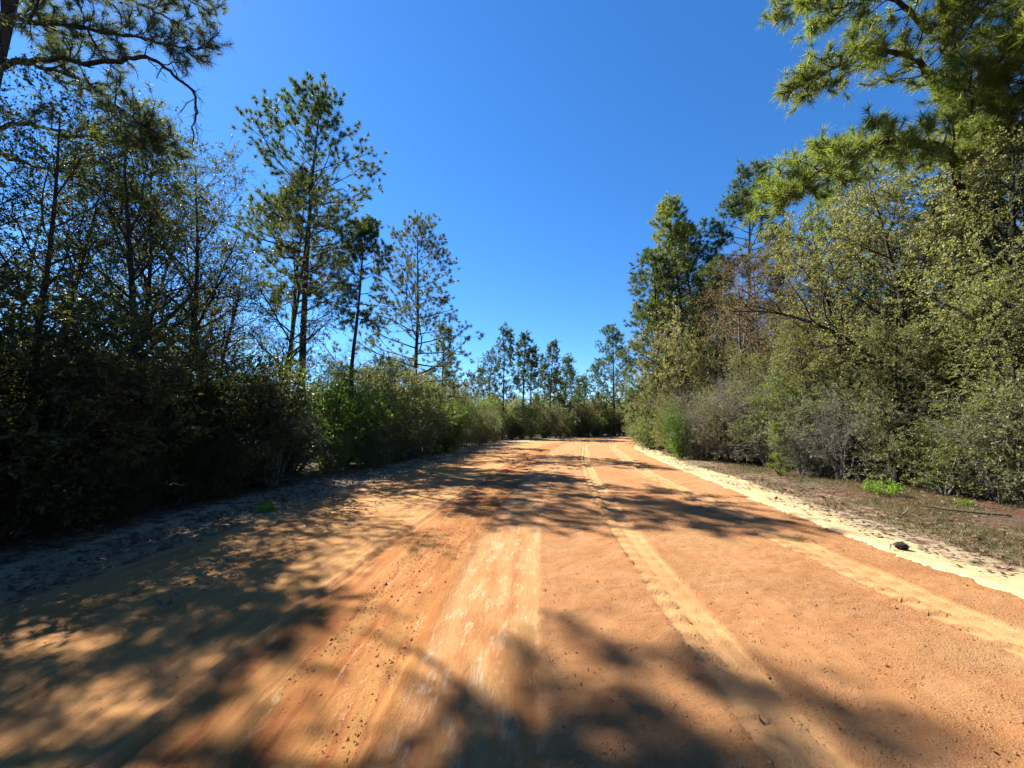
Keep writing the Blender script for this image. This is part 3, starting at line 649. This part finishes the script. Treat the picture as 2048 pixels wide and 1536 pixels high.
# shrubs, left edge, from near to far
LS = [(-7.0, 2.6, 1.0), (-6.8, 4.4, .6), (-7.1, 5.4, 1.35), (-6.7, 6.6, .5), (-7.4, 7.5, .85), (-6.5, 8.6, .55), (-7.0, 9.8, 1.3), (-6.5, 10.8, .62), (-7.8, 3.4, 1.25), (-8.2, 8.0, 1.3), (-8.0, 10.6, 1.2), (-6.9, .6, 1.1), (-7.0, -1.6, 1.1),
      (-8.9, 6.0, 1.4), (-9.6, 10.0, 1.4), (-10.4, 12.8, 1.4), (-11.2, 9.0, 1.4), (-12.2, 7.0, 1.4), (-10.2, 3.8, 1.4), (-13.4, 13.8, 1.5), (-9.0, 4.4, 1.3)]
g = rng(5)
for i, (x, y, s) in enumerate(LS):
    near = {0: 'dark shrub at the left edge of the picture beside the road', 3: 'low dark shrub leaning to the road in the left thicket', 5: 'low dark shrub just left of the vine-covered mound', 7: 'dark shrub at the foot of the vine-covered mound'}.get(i)
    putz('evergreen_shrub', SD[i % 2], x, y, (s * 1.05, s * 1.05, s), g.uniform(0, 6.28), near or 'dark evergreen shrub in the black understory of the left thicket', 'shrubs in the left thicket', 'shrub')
putz('vine_mound', MB[0], -7.4, 13.2, (1.5, 1.4, 1.14), .4, 'bright green vine-covered mound on the left, taller half', 'bright vine mounds', 'vine')
putz('vine_mound', MB[1], -6.5, 15.2, (1.3, 1.3, 1.02), 2.0, 'bright green vine-covered mound on the left, half nearer the bend', 'bright vine mounds', 'vine')
putz('vine_mound', MB[0], -8.7, 12.0, (1.0, 1.0, .82), 3.1, 'lower green vine tangle left of the bright mound', 'bright vine mounds', 'vine')
putz('vine_mound', MB[1], -3.9, 22.6, (.8, .8, .82), 4.2, 'bright green bush by the far left road edge', 'bright vine mounds', 'vine')
LM = [(0, -5.9, 12.6, .5), (1, -5.3, 14.6, .66), (0, -5.3, 16.6, 1.15), (1, -4.8, 18.4, .7), (0, -4.7, 20.6, 1.2), (1, -3.5, 24.8, .62), (0, -3.2, 26.8, 1.05), (1, -2.4, 29.4, .6), (0, -2.2, 32.0, 1.0), (1, -6.6, 18.0, 1.75), (0, -6.0, 21.6, 1.3), (1, -5.2, 25.8, 1.8), (0, -4.4, 29, 1.35), (1, -1.6, 35.0, .7), (0, -3.4, 35.0, 1.6), (1, -7.6, 20.0, 1.9), (0, -6.6, 23.4, 1.6)]
for i, (k, x, y, s) in enumerate(LM):
    lb = {0: 'low dull green shrub in front of the vine-covered mound', 2: 'grey-green shrub mass below the cone-laden open pine', 3: 'bushy grey-green shrub right of the vine-covered mound'}.get(i, 'dull green shrub along the left road edge toward the bend')
    putz('roadside_shrub', (SY if i % 2 else SG)[i % 2], x, y, s, g.uniform(0, 6.28), lb, 'shrubs along the left edge toward the bend', 'shrub')
putz('bare_shrub', BS[0], -5.2, 17.2, 1.3, 1, 'pale bare-twigged shrub at the left road edge below the pines', 'bare shrubs', 'shrub')
putz('bare_shrub', BS[0], -2.6, 30.6, 1.8, 3, 'pinkish bare shrub left of the far pine clump', 'bare shrubs', 'shrub')

# beyond the bend: low thicket closing the view
g = rng(8)
for i in range(26):
    x = -1.5 + i * .95 + g.uniform(-.5, .5); y = 38.5 + max(0, x) * .72 + g.uniform(1.2, 3.2) + (2.2 if x > 2 else 0)
    if x > 12: y += 3.0
    putz('thicket_shrub', (SG, SY, SB, SG, SY)[i % 5][i % 2], x, y, g.uniform(.6, 1.0) if i % 3 else g.uniform(1.2, 1.7), g.uniform(0, 6.28), 'low shrub in the thicket beyond the bend', 'thicket beyond the bend', 'shrub')
for i in range(22):
    x = -9 + i * 1.25 + g.uniform(-.6, .6); y = 51 + g.uniform(-3, 14) + max(0, x - 8) * .7
    if i % 3 == 0: putz('bare_tree', BT[i % 2], x, y, g.uniform(.6, .85), g.uniform(0, 6.28), 'hazy bare tree in the distant wood beyond the bend', 'bare trees beyond the bend')
    else: putz('far_shrub', (SG, SB)[i % 2][i // 2 % 2], x, y, g.uniform(1.1, 1.7), g.uniform(0, 6.28), 'tall dull shrub behind the thicket beyond the bend', 'tall shrubs beyond the bend', 'shrub')

for i, (x, y, s) in enumerate(((-13, 40, .66), (-9.5, 43, .6), (-6.5, 45.5, .55), (-2.5, 49, .55), (1.0, 52, .6), (4.2, 55, .55), (7.5, 57, .62), (10.5, 60, .66), (14.5, 62, .7), (-15, 33, .62), (-12, 35, .5), (-2.0, 41.0, .4), (2.6, 45.6, .42), (6.2, 49.0, .45), (9.4, 51.5, .5), (-4.6, 40.5, .46))):
    putz('distant_evergreen', LD[i % 3] if i % 2 else OL[i % 2], x, y, s, g.uniform(0, 6.28), 'dull round-crowned tree in the distance behind the far pines', 'round-crowned trees behind the far pines')
# evergreen hardwoods, right
put('olive_tree', OL, [
    (0, 12.6, 8.8, 1.02, 'large olive-leaved tree at the right edge of the picture'),
    (1, 11.6, 11.2, .98, 'olive-leaved tree beneath the near right pine'),
    (2, 12.4, 13.8, 1.0, 'olive-leaved tree left of the near right pine trunk'),
    (0, 14.8, 11.6, 1.15, None), (1, 10.9, 6.6, .72, None), (2, 11.9, 9.4, .92, None), (2, 13.8, 6.4, 1.0, None), (0, 15.6, 16.2, 1.0, None), (1, 17.2, 13.6, 1.05, None), (2, 16.6, 8.6, 1.0, None), (0, 11.8, 3.4, .9, None), (1, 12.4, .4, .9, None)], 'olive-leaved trees right of the road')
for o in list(C.objects):
    if o.name.startswith('olive_tree') and not o.get('label'): o['label'] = 'olive-leaved tree deeper in the wood at the right'
putz('rust_tree', RT[0], 13.4, 15.6, (.95, .95, .95), 0.0, 'reddish budding tree arching left over the right thicket', 'rust-coloured trees on the right')
putz('rust_tree', RT[1], 12.6, 19.0, (1.0, 1.0, 1.05), .6, 'rust-brown tree in front of the round-topped pine', 'rust-coloured trees on the right')
putz('rust_tree', RT[0], 10.9, 22.0, (.85, .85, .95), 2.4, 'thin rust-brown tree in front of the tallest right pine', 'rust-coloured trees on the right')
put('bare_tree', BT, [(1, 11.0, 18.4, 1.05, 'bare tree with pale trunk in the middle of the right thicket'), (0, 10.4, 24.0, .8, 'bare grey tree at the foot of the tallest right pine'), (0, 13.6, 21.6, 1.0, 'bare grey tree deep behind the rust-brown trees')], 'bare trees right of the road')
for k, x, y, s, lb in ((0, 10.0, 10.2, .46, 'young olive-leaved tree in front of the leaning limb'), (1, 10.3, 13.4, .52, 'young olive-leaved tree behind the small pine sapling'), (0, 9.9, 16.6, .5, 'young olive-leaved tree left of the leaning limb'), (1, 10.8, 8.3, .5, 'young olive-leaved tree in front of the right-edge shrubs'), (0, 10.2, 20.4, .55, 'young olive-leaved tree behind the bright green bush')):
    putz('olive_tree', OL[k], x, y, s, k + x, lb, 'young olive-leaved trees of the right bank')
# leaning bare trunk over the right thicket
tb = Tubes(); g = rng(77)
q = catmull(np.array([(.1, 0, -1.2), (0, 0, -.2), (-.4, .1, 1.0), (-1.4, .2, 2.1), (-2.5, .3, 3.0), (-3.4, .5, 3.95), (-4.4, .8, 4.7), (-5.4, 1.2, 5.15), (-6.4, 1.6, 5.3), (-7.4, 2.0, 5.4)]), 6)
P0 = q[None]; R0 = taper(np.array([.11]), np.array([.018]), len(q)); tb.add(P0, R0, 9)
P1, R1 = spawn(g, P0, R0, 12, .55, 1, (.4, .9), lambda t, g: 2.0 * g.uniform(.4, 1.1, len(t)), 8, .16, .06, .6)
P2, R2 = spawn(g, P1, R1, 7, .2, 1, (.4, .9), lambda t, g: .8 * g.uniform(.4, 1.2, len(t)), 5, .15, .03, .6)
P3, R3 = spawn(g, P2, R2, 5, .2, 1, (.4, .9), lambda t, g: .35 * g.uniform(.4, 1.2, len(t)), 4, .12, .0, .7)
tb.add(P1, R1, 6); tb.add(P2, R2, 4); tb.add(P3, R3, 3)
plant('leaning_tree', [('trunk', tb.mesh('leaning_trunk', M['bark_dark'])), ('crown', quads_mesh('bud_leaves', leaf_quads(g, P3, 4, .04), M['leaf_rust']))], (13.6, 10.7), 0, 1.0, 'dark leaning limb reaching left out of the right-hand olive trees', 'tree')

# shrubs, right edge
RS = [(SY, 10.4, 7.4, .95, 'grey-green shrub at the right edge of the picture'), (SG, 9.9, 9.0, .8, 'green shrub in the right thicket behind the lime tuft'), (SY, 10.4, 10.6, 1.1, 'tall grey-green shrub under the olive trees at right'),
      (SY, 9.9, 12.4, .95, 'grey-green shrub beside the bare grey bush'), (SG, 10.6, 14.0, 1.15, 'green shrub behind the small pine sapling'), (SY, 10.0, 15.8, 1.0, 'grey-green shrub left of the small pine sapling'),
      (SB, 9.3, 17.6, 1.0, 'brownish shrub with hanging twigs in the right thicket'), (SG, 8.9, 19.8, 1.1, 'green bush right of the bright green bush'), (SB, 8.9, 22.2, 1.15, 'brown-green bush behind the bright green bush'),
      (SG, 8.8, 24.4, .95, 'dull green bush along the right edge toward the bend'), (SY, 9.2, 26.8, 1.1, 'grey-green bush toward the bend on the right'), (SG, 10.0, 29.0, .95, 'rounded green bush at the inside of the bend'), (SB, 11.5, 31.2, 1.0, 'brown bush on the inside of the bend'), (SY, 13.2, 33.9, 1.0, 'last shrub visible on the inside of the bend')]
g = rng(9)
for i, (k, x, y, s, lb) in enumerate(RS):
    putz('roadside_bush', k[i % 2], x, y, s, g.uniform(0, 6.28), lb, 'bushes along the right edge', 'shrub')
for i in range(24):
    y = 5 + i * 1.35; x = 11.6 + g.uniform(0, 2.6) - .02 * y + max(0, y - 29) * .75; s = g.uniform(1.25, 1.9)
    putz('thicket_bush', (SG, SY, SB, SG)[i % 4][i % 2], x, y, s, g.uniform(0, 6.28), ['tall green bush', 'tall grey-green bush', 'tall brownish bush', 'broad green bush'][i % 4] + ' in the second row of the right thicket', 'second row of the right thicket', 'shrub')
for i in range(10):
    y = 17 + i * 1.9; x = 10.4 + g.uniform(0, 3.5) + max(0, y - 29) * .7; s = g.uniform(2.0, 2.7) if y < 27 else g.uniform(1.5, 2.0)
    q_ = (SB, SG, SY)[i % 3][i % 2]
    putz('thicket_tree', [('trunk', q_[0][1]), ('crown', q_[1][1])], x, y, (s * .8, s * .8, s), g.uniform(0, 6.28), ['brown-leaved', 'green-leaved', 'grey-green'][i % 3] + ' small tree in the middle of the right thicket', 'small trees of the right thicket')
for i in range(8):
    putz('pine_tree', PR[2], 15.5 + g.uniform(0, 12), 18 + i * 3.2, g.uniform(.7, .95), g.uniform(0, 6.28), 'pine filling the wood behind the right-hand trees', 'pines deep in the right wood')
putz('bright_bush', MB[1], 8.0, 18.4, (.5, .5, .66), 1.0, 'bright green bush at the foot of the right thicket', None, 'shrub')
putz('bare_shrub', BS[1], 9.3, 12.6, 1.0, .5, 'grey bare bush right of the small pine sapling', 'bare shrubs', 'shrub')
putz('bare_shrub', BS[0], 8.6, 18.0, 1.5, .5, 'bare bush of hanging twigs right of the bright green bush', 'bare shrubs', 'shrub')
putz('bare_shrub', BS[0], 10.2, 8.2, 1.2, 2.5, 'pale bare twigs in the thicket at the right edge', 'bare shrubs', 'shrub')
for x, y, s, lb in ((9.7, 11.6, 1.5, 'pale bare twigs spread in front of the leaning limb on the right'), (9.6, 14.6, 2.0, 'tall bare twiggy bush behind the small pine sapling'), (9.4, 16.8, 2.1, 'tall bare twiggy bush between brown and grey-green shrubs'), (9.4, 21.0, 2.2, 'bare twiggy bush behind the bright green bush'), (-6.3, 10.2, 1.5, 'bare twiggy bush in the shaded left thicket near the mound'), (-4.7, 21.8, 1.5, 'bare twiggy bush near the far left road edge')):
    putz('bare_shrub', BS[int(x * 10) % 2], x, y, s, g.uniform(0, 6.28), lb, 'bare shrubs', 'shrub')
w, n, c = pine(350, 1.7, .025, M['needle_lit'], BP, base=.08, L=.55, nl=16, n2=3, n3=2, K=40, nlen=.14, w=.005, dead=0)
putz('pine_sapling', [('trunk', w), ('crown', n)], 8.5, 12.4, 1.0, 0, 'small green pine sapling at the edge of the right verge')

g = rng(61)  # unseen wood behind the viewer, added to cut sky fill and deepen the shade
for i, (x, y) in enumerate(((-8.2, -5.0), (-9.6, -9.5), (-8.0, -14), (-12.5, -4), (10.5, -3.5), (9.8, -8.0), (11.6, -13), (13.5, -6))):
    putz('evergreen_tree', (LD if x < 0 else OL)[i % 2], x, y, g.uniform(.85, 1.05), g.uniform(0, 6.28), 'unseen evergreen tree behind the viewer, added to block sky light', 'unseen trees added behind the viewer')
# the far wood that closes the horizon: one uncountable mass
g = rng(12); V = []; tb = Tubes()
a = np.concatenate([g.uniform(-1.15, 1.2, 260), g.uniform(-.2, .35, 300)]); d = g.uniform(75, 150, len(a))
hgt = g.uniform(4.5, 9.0, len(a)) * (d / 110)**.5
pos = np.stack([np.sin(a) * d, np.cos(a) * d, 0 * d - .2], -1)
keep = np.abs(road_u(pos[:, 0], pos[:, 1])) > 9; pos, hgt = pos[keep], hgt[keep]
P0 = walk(g, pos, np.tile([[0, 0, 1.]], (len(pos), 1)), hgt, 5, .05, .02); R0 = taper(np.full(len(pos), .09), np.full(len(pos), .02), 5)
P1, R1 = spawn(g, P0, R0, 12, .12, 1, (.5, 1.1), lambda t, g: 2.1 * (1.1 - .6 * t) * g.uniform(.5, 1.2, len(t)), 3, .12, .05, .5, .3, .012)
P2, R2 = spawn(g, P1, R1, 3, .2, 1, (.5, 1.1), lambda t, g: .8 * g.uniform(.5, 1.2, len(t)), 3, .12, .05, .6, .4, .009)
tb.add(P0, R0, 4); tb.add(P1, R1, 3)
woods = link('distant_woods', tb.mesh('far_wood', M['bark_grey'])); tag(woods, 'distant mixed wood closing the horizon beyond the bend', 'woods', None, 'stuff')
lv = link('foliage', quads_mesh('far_leaves', leaf_quads(g, P2, 2, .6, .16, wr=.6), M['leaf_green']), woods); lv['kind'] = 'stuff'


# ------------------------------------------------------------------ ground cover and small things
def scatter_uv(g, n, u0, u1, v0, v1, pw=1.6):
    u = g.uniform(u0, u1, n); v = v0 + (v1 - v0) * g.uniform(0, 1, n)**pw
    return u, v, *road_xy(u, v)
# leaf litter and pine straw on both verges
g = rng(21)
Vl = []
for n, u0, u1, v0, v1, zo in ((9000, 5.9, 10.5, 2.5, 30, .012), (2400, 5.1, 6.6, 2.5, 26, .03), (9000, -7.0, -4.3, 1.5, 30, .035), (900, -4.9, -2.6, 1.5, 22, .06)):
    u, v, x, y = scatter_uv(g, n, u0, u1, v0, v1)
    k = fbm(x * 1.3, y * 1.3, 201) > .44; x, y = x[k], y[k]; n = len(x)
    p = np.stack([x, y, ground_z(x, y) + zo + g.uniform(0, .02, n)], -1)
    d = nrm(np.stack([g.normal(size=n), g.normal(size=n), g.normal(size=n) * .25], -1)); s = nrm(np.cross(d, np.array([0, 0, 1.]) + g.normal(size=(n, 3)) * .3))
    l = g.uniform(.04, .11, (n, 1)); w = l * .5
    Vl.append(np.stack([p, p + d * l * .5 + s * w * .5 + [0, 0, .006], p + d * l, p + d * l * .5 - s * w * .5 + [0, 0, .006]], 1).reshape(-1, 3))
o = link('leaf_litter', quads_mesh('leaf_litter', np.vstack(Vl), M['litter'])); tag(o, 'dry brown leaves scattered over both road verges', 'leaf litter', None, 'stuff')
Vs = []
for n, u0, u1, v0, v1, zo in ((40000, 5.9, 11, 2.5, 24, .012), (5000, -7.5, -4.8, 1.5, 30, .03)):
    u, v, x, y = scatter_uv(g, n, u0, u1, v0, v1)
    k = fbm(x * .8, y * .8, 203) > .42; x, y = x[k], y[k]; n = len(x)
    p = np.stack([x, y, ground_z(x, y) + zo + g.uniform(0, .015, n)], -1); a = g.uniform(0, 2 * PI, n)
    d = np.stack([np.cos(a), np.sin(a), g.normal(size=n) * .12], -1) * g.uniform(.08, .2, (n, 1)); s = np.stack([-np.sin(a), np.cos(a), 0 * a], -1) * .004
    Vs.append(np.stack([p - s, p + s, p + d], 1).reshape(-1, 3))
o = link('pine_straw', tris_mesh('pine_straw', np.vstack(Vs), M['straw'])); tag(o, 'reddish fallen pine needles lying on the verges', 'pine straw', None, 'stuff')
# short grass of the right verge, a little on the left
Vg = []
for n, u0, u1, v0, v1, hh in ((26000, 5.9, 9.8, 2.5, 32, .09), (2500, -6.4, -5.0, 2, 20, .10)):
    u, v, x, y = scatter_uv(g, n, u0, u1, v0, v1)
    k = fbm(x * .9, y * .9, 207) + .25 * vnoise(x * 4, y * 4, 208) > .62; x, y = x[k], y[k]; n = len(x)
    x = np.repeat(x, 4) + g.normal(size=n * 4) * .05; y = np.repeat(y, 4) + g.normal(size=n * 4) * .05; n = len(x)
    p = np.stack([x, y, ground_z(x, y)], -1)
    d = nrm(np.stack([g.normal(size=n) * .6, g.normal(size=n) * .6, np.ones(n)], -1)) * hh * g.uniform(.4, 1.3, (n, 1)); a = g.uniform(0, 2 * PI, n)
    s = np.stack([-np.sin(a), np.cos(a), 0 * a], -1) * .004
    Vg.append(np.stack([p - s, p + s, p + d], 1).reshape(-1, 3))
o = link('grass', tris_mesh('grass', np.vstack(Vg), M['grass'])); tag(o, 'thin short grass growing on the verges', 'grass', None, 'stuff')
# clods and crumbs of clay on the road
def road_z(u, v): return .055 - .0022 * u**2 + .0 * v
t = NT('clay_clod'); isl = t.n('NewGeometry').outputs['Random Per Island']
M['clod'] = t.done(t.princ(t.mix(isl, (.172, .071, .024), (.266, .133, .052)), .95, .1))
Vc = []; Fc = []; off = 0
base = np.array([(0, 0, .8), (1, 0, 0), (.3, .9, .1), (-.8, .6, 0), (-.8, -.6, .1), (.3, -.9, 0), (0, 0, -.8)])
bf = np.array([(0, 1, 2), (0, 2, 3), (0, 3, 4), (0, 4, 5), (0, 5, 1)])   # the buried underside is left open
for n, u0, u1, v0, v1, s0, s1 in ((6000, .4, 4.9, 1.4, 12, .003, .008), (420, .4, 4.9, 1.5, 14, .007, .016), (4500, -1.25, -.5, 1.4, 9, .003, .009), (220, -1.3, -.45, 1.4, 9, .008, .018), (700, -4.6, -1.2, 1.4, 10, .003, .007)):
    u, v, x, y = scatter_uv(g, n, u0, u1, v0, v1, 1.8)
    s = (s0 + (s1 - s0) * g.uniform(0, 1, n)**2.5)[:, None, None]
    V = base[None] * s * g.uniform(.6, 1.35, (n, 7, 1)); V = V + np.stack([x, y, road_z(u, v) + s[:, 0, 0] * .2], -1)[:, None]
    Vc.append(V.reshape(-1, 3)); Fc.append((bf[None] + (np.arange(n) * 7)[:, None, None]).reshape(-1, 3) + off); off += n * 7
o = link('clay_clods', mk_mesh('clay_clods', np.vstack(Vc), np.vstack(Fc), 3, M['clod'])); tag(o, 'loose crumbs and clods of orange clay on the road', 'gravel', None, 'stuff')
# bits of dark bark and needles on the road
n = 170; u, v, x, y = scatter_uv(g, n, -4.6, 4.9, 1.6, 16, 1.5)
p = np.stack([x, y, road_z(u, v) + .012], -1); a = g.uniform(0, 2 * PI, n)
d = np.stack([np.cos(a), np.sin(a), g.normal(size=n) * .2], -1) * g.uniform(.008, .035, (n, 1)); s = np.stack([-np.sin(a), np.cos(a), 0 * a + .3], -1) * g.uniform(.004, .010, (n, 1))
o = link('road_debris', quads_mesh('road_debris', np.stack([p, p + d * .5 + s, p + d, p + d * .4 - s], 1).reshape(-1, 3), M['cone'])); tag(o, 'dark flecks of bark and leaf strewn over the road', 'debris', None, 'stuff')

# the pine cone on the sand edge
def pine_cone(x, y, z):
    g = rng(31); V = []; F = []; off = 0
    L = .12; N = 84
    for i in range(N):
        t = i / (N - 1); a = i * 2.39996; ax = (t - .5) * L
        rr = .046 * math.sin(PI * (.12 + .83 * t))**.7
        er = np.array([0, math.cos(a), math.sin(a)]); ea = np.array([1., 0, 0]); et = np.cross(ea, er)
        o = ea * ax; tip = o + er * rr * 1.15 + ea * .018; w = .011
        pts = [o + er * .006 - et * w * .4, o + er * .006 + et * w * .4, tip + et * w - ea * .003, tip - et * w - ea * .003, tip + er * .004 + ea * .007]
        lo = [q - ea * .006 for q in pts[:4]]
        V += pts + lo; F += [(off, off + 1, off + 2), (off, off + 2, off + 3), (off + 3, off + 2, off + 4), (off + 5, off + 7, off + 6), (off + 5, off + 8, off + 7), (off + 2, off + 7, off + 8), (off + 2, off + 8, off + 3), (off + 4, off + 7, off + 8)]; off += 9
    sc_me = mk_mesh('cone_scales', np.array(V), np.array(F), 3, M['cone'])
    tb = Tubes(); xs = np.linspace(-.07, .06, 8); tb.add(np.stack([xs, 0 * xs, 0 * xs], -1), .022 * np.sin(np.linspace(.25, PI - .1, 8)), 8)
    o = bpy.data.objects.new('pine_cone', None); C.objects.link(o); o.location = (x, y, z + .045); o.rotation_euler = (.3, .15, -.5)
    link('core', tb.mesh('cone_core', M['cone']), o); s_ = link('scales', sc_me, o)
    tag(o, 'dark open pine cone lying on the pale sand edge', 'pine cone')
pine_cone(4.98, 5.12, .03)
tb = Tubes(); g = rng(33)
P0 = walk(g, np.zeros((1, 3)), np.array([[.1, 0, 1.]]), np.array([.09]), 5, .15, 0); R0 = taper(np.array([.004]), np.array([.002]), 5)
P1, R1 = spawn(g, P0, R0, 6, .3, 1, (.5, 1), lambda t, g: .05 * g.uniform(.5, 1.1, len(t)), 4, .1, .1, .7)
tb.add(P0, R0, 5); tb.add(P1, R1, 4)
plant('weed_sprig', [('stem', tb.mesh('sprig_stem', M['twig_pale'])), ('leaves', quads_mesh('sprig_leaves', leaf_quads(g, P1, 4, .018, .002), M['grass']))], (4.84, 5.12, .02), 0, 1, 'tiny dry sprig left of the pine cone', 'plant')
# bright lime weeds
def weed(x, y, r, h, n, label, seed):
    g = rng(seed); a = g.uniform(0, 2 * PI, n); ln = g.uniform(0, 1.1, n)
    d = np.stack([np.cos(a) * ln, np.sin(a) * ln, np.ones(n)], -1)
    P = walk(g, np.stack([np.cos(a) * r * .3, np.sin(a) * r * .3, 0 * a], -1), d, h * g.uniform(.6, 1.1, n), 5, .12, -.03)
    tb = Tubes(); tb.add(P, taper(np.full(n, .003), np.full(n, .0015), 5), 3)
    plant('weed_tuft', [('stems', tb.mesh('weed_stems', M['leaf_lime'])), ('foliage', quads_mesh('weed_leaves', leaf_quads(g, P, 26, .05, .03), M['leaf_lime']))], (x, y), 0, 1, label, 'plant')
weed(8.55, 9.1, .5, .34, 34, 'lime green weed tuft on the right verge', 41)
weed(9.0, 7.9, .2, .12, 7, 'tiny lime weed in front of the shrubs at the right edge', 42)
weed(-4.6, 7.4, .3, .16, 14, 'small green weed at the dark left road edge', 43)
# a few fallen sticks
def stick(x, y, L, a, label, m, seed, r=.012):
    g = rng(seed); tb = Tubes()
    P0 = walk(g, np.array([[0, 0, .02]]), np.array([[math.cos(a), math.sin(a), .02]]), np.array([L]), 8, .08, 0); P0[:, :, 2] = np.abs(P0[:, :, 2]) * .6 + .01; R0 = taper(np.array([r]), np.array([r * .4]), 8)
    P1, R1 = spawn(g, P0, R0, 4, .3, .95, (.4, .9), lambda t, g: L * .28 * g.uniform(.5, 1.1, len(t)), 5, .12, 0, .6); P1[:, :, 2] = np.abs(P1[:, :, 2])
    tb.add(P0, R0, 6); tb.add(P1, R1, 4)
    s = link('fallen_stick', tb.mesh('stick', m), None, (x, y, float(ground_z(x, y)) + .01)); tag(s, label, 'stick', 'fallen sticks')
stick(-4.9, 6.2, .9, .3, 'pale fallen stick at the dark left road edge', M['twig_pale'], 51)
stick(8.7, 6.9, 1.1, 2.6, 'dark fallen branch below the shrubs at the right edge', M['bark_dark'], 52, .02)
stick(7.6, 9.9, .7, 3.4, 'short fallen stick beside the lime weed tuft', M['bark_grey'], 53)
stick(6.9, 7.0, .5, .6, 'grey twig lying on the right verge near the sand', M['twig_pale'], 54)
stick(-5.2, 8.9, .8, 1.2, 'pale twig on the left verge near the dark shrubs', M['twig_pale'], 55)
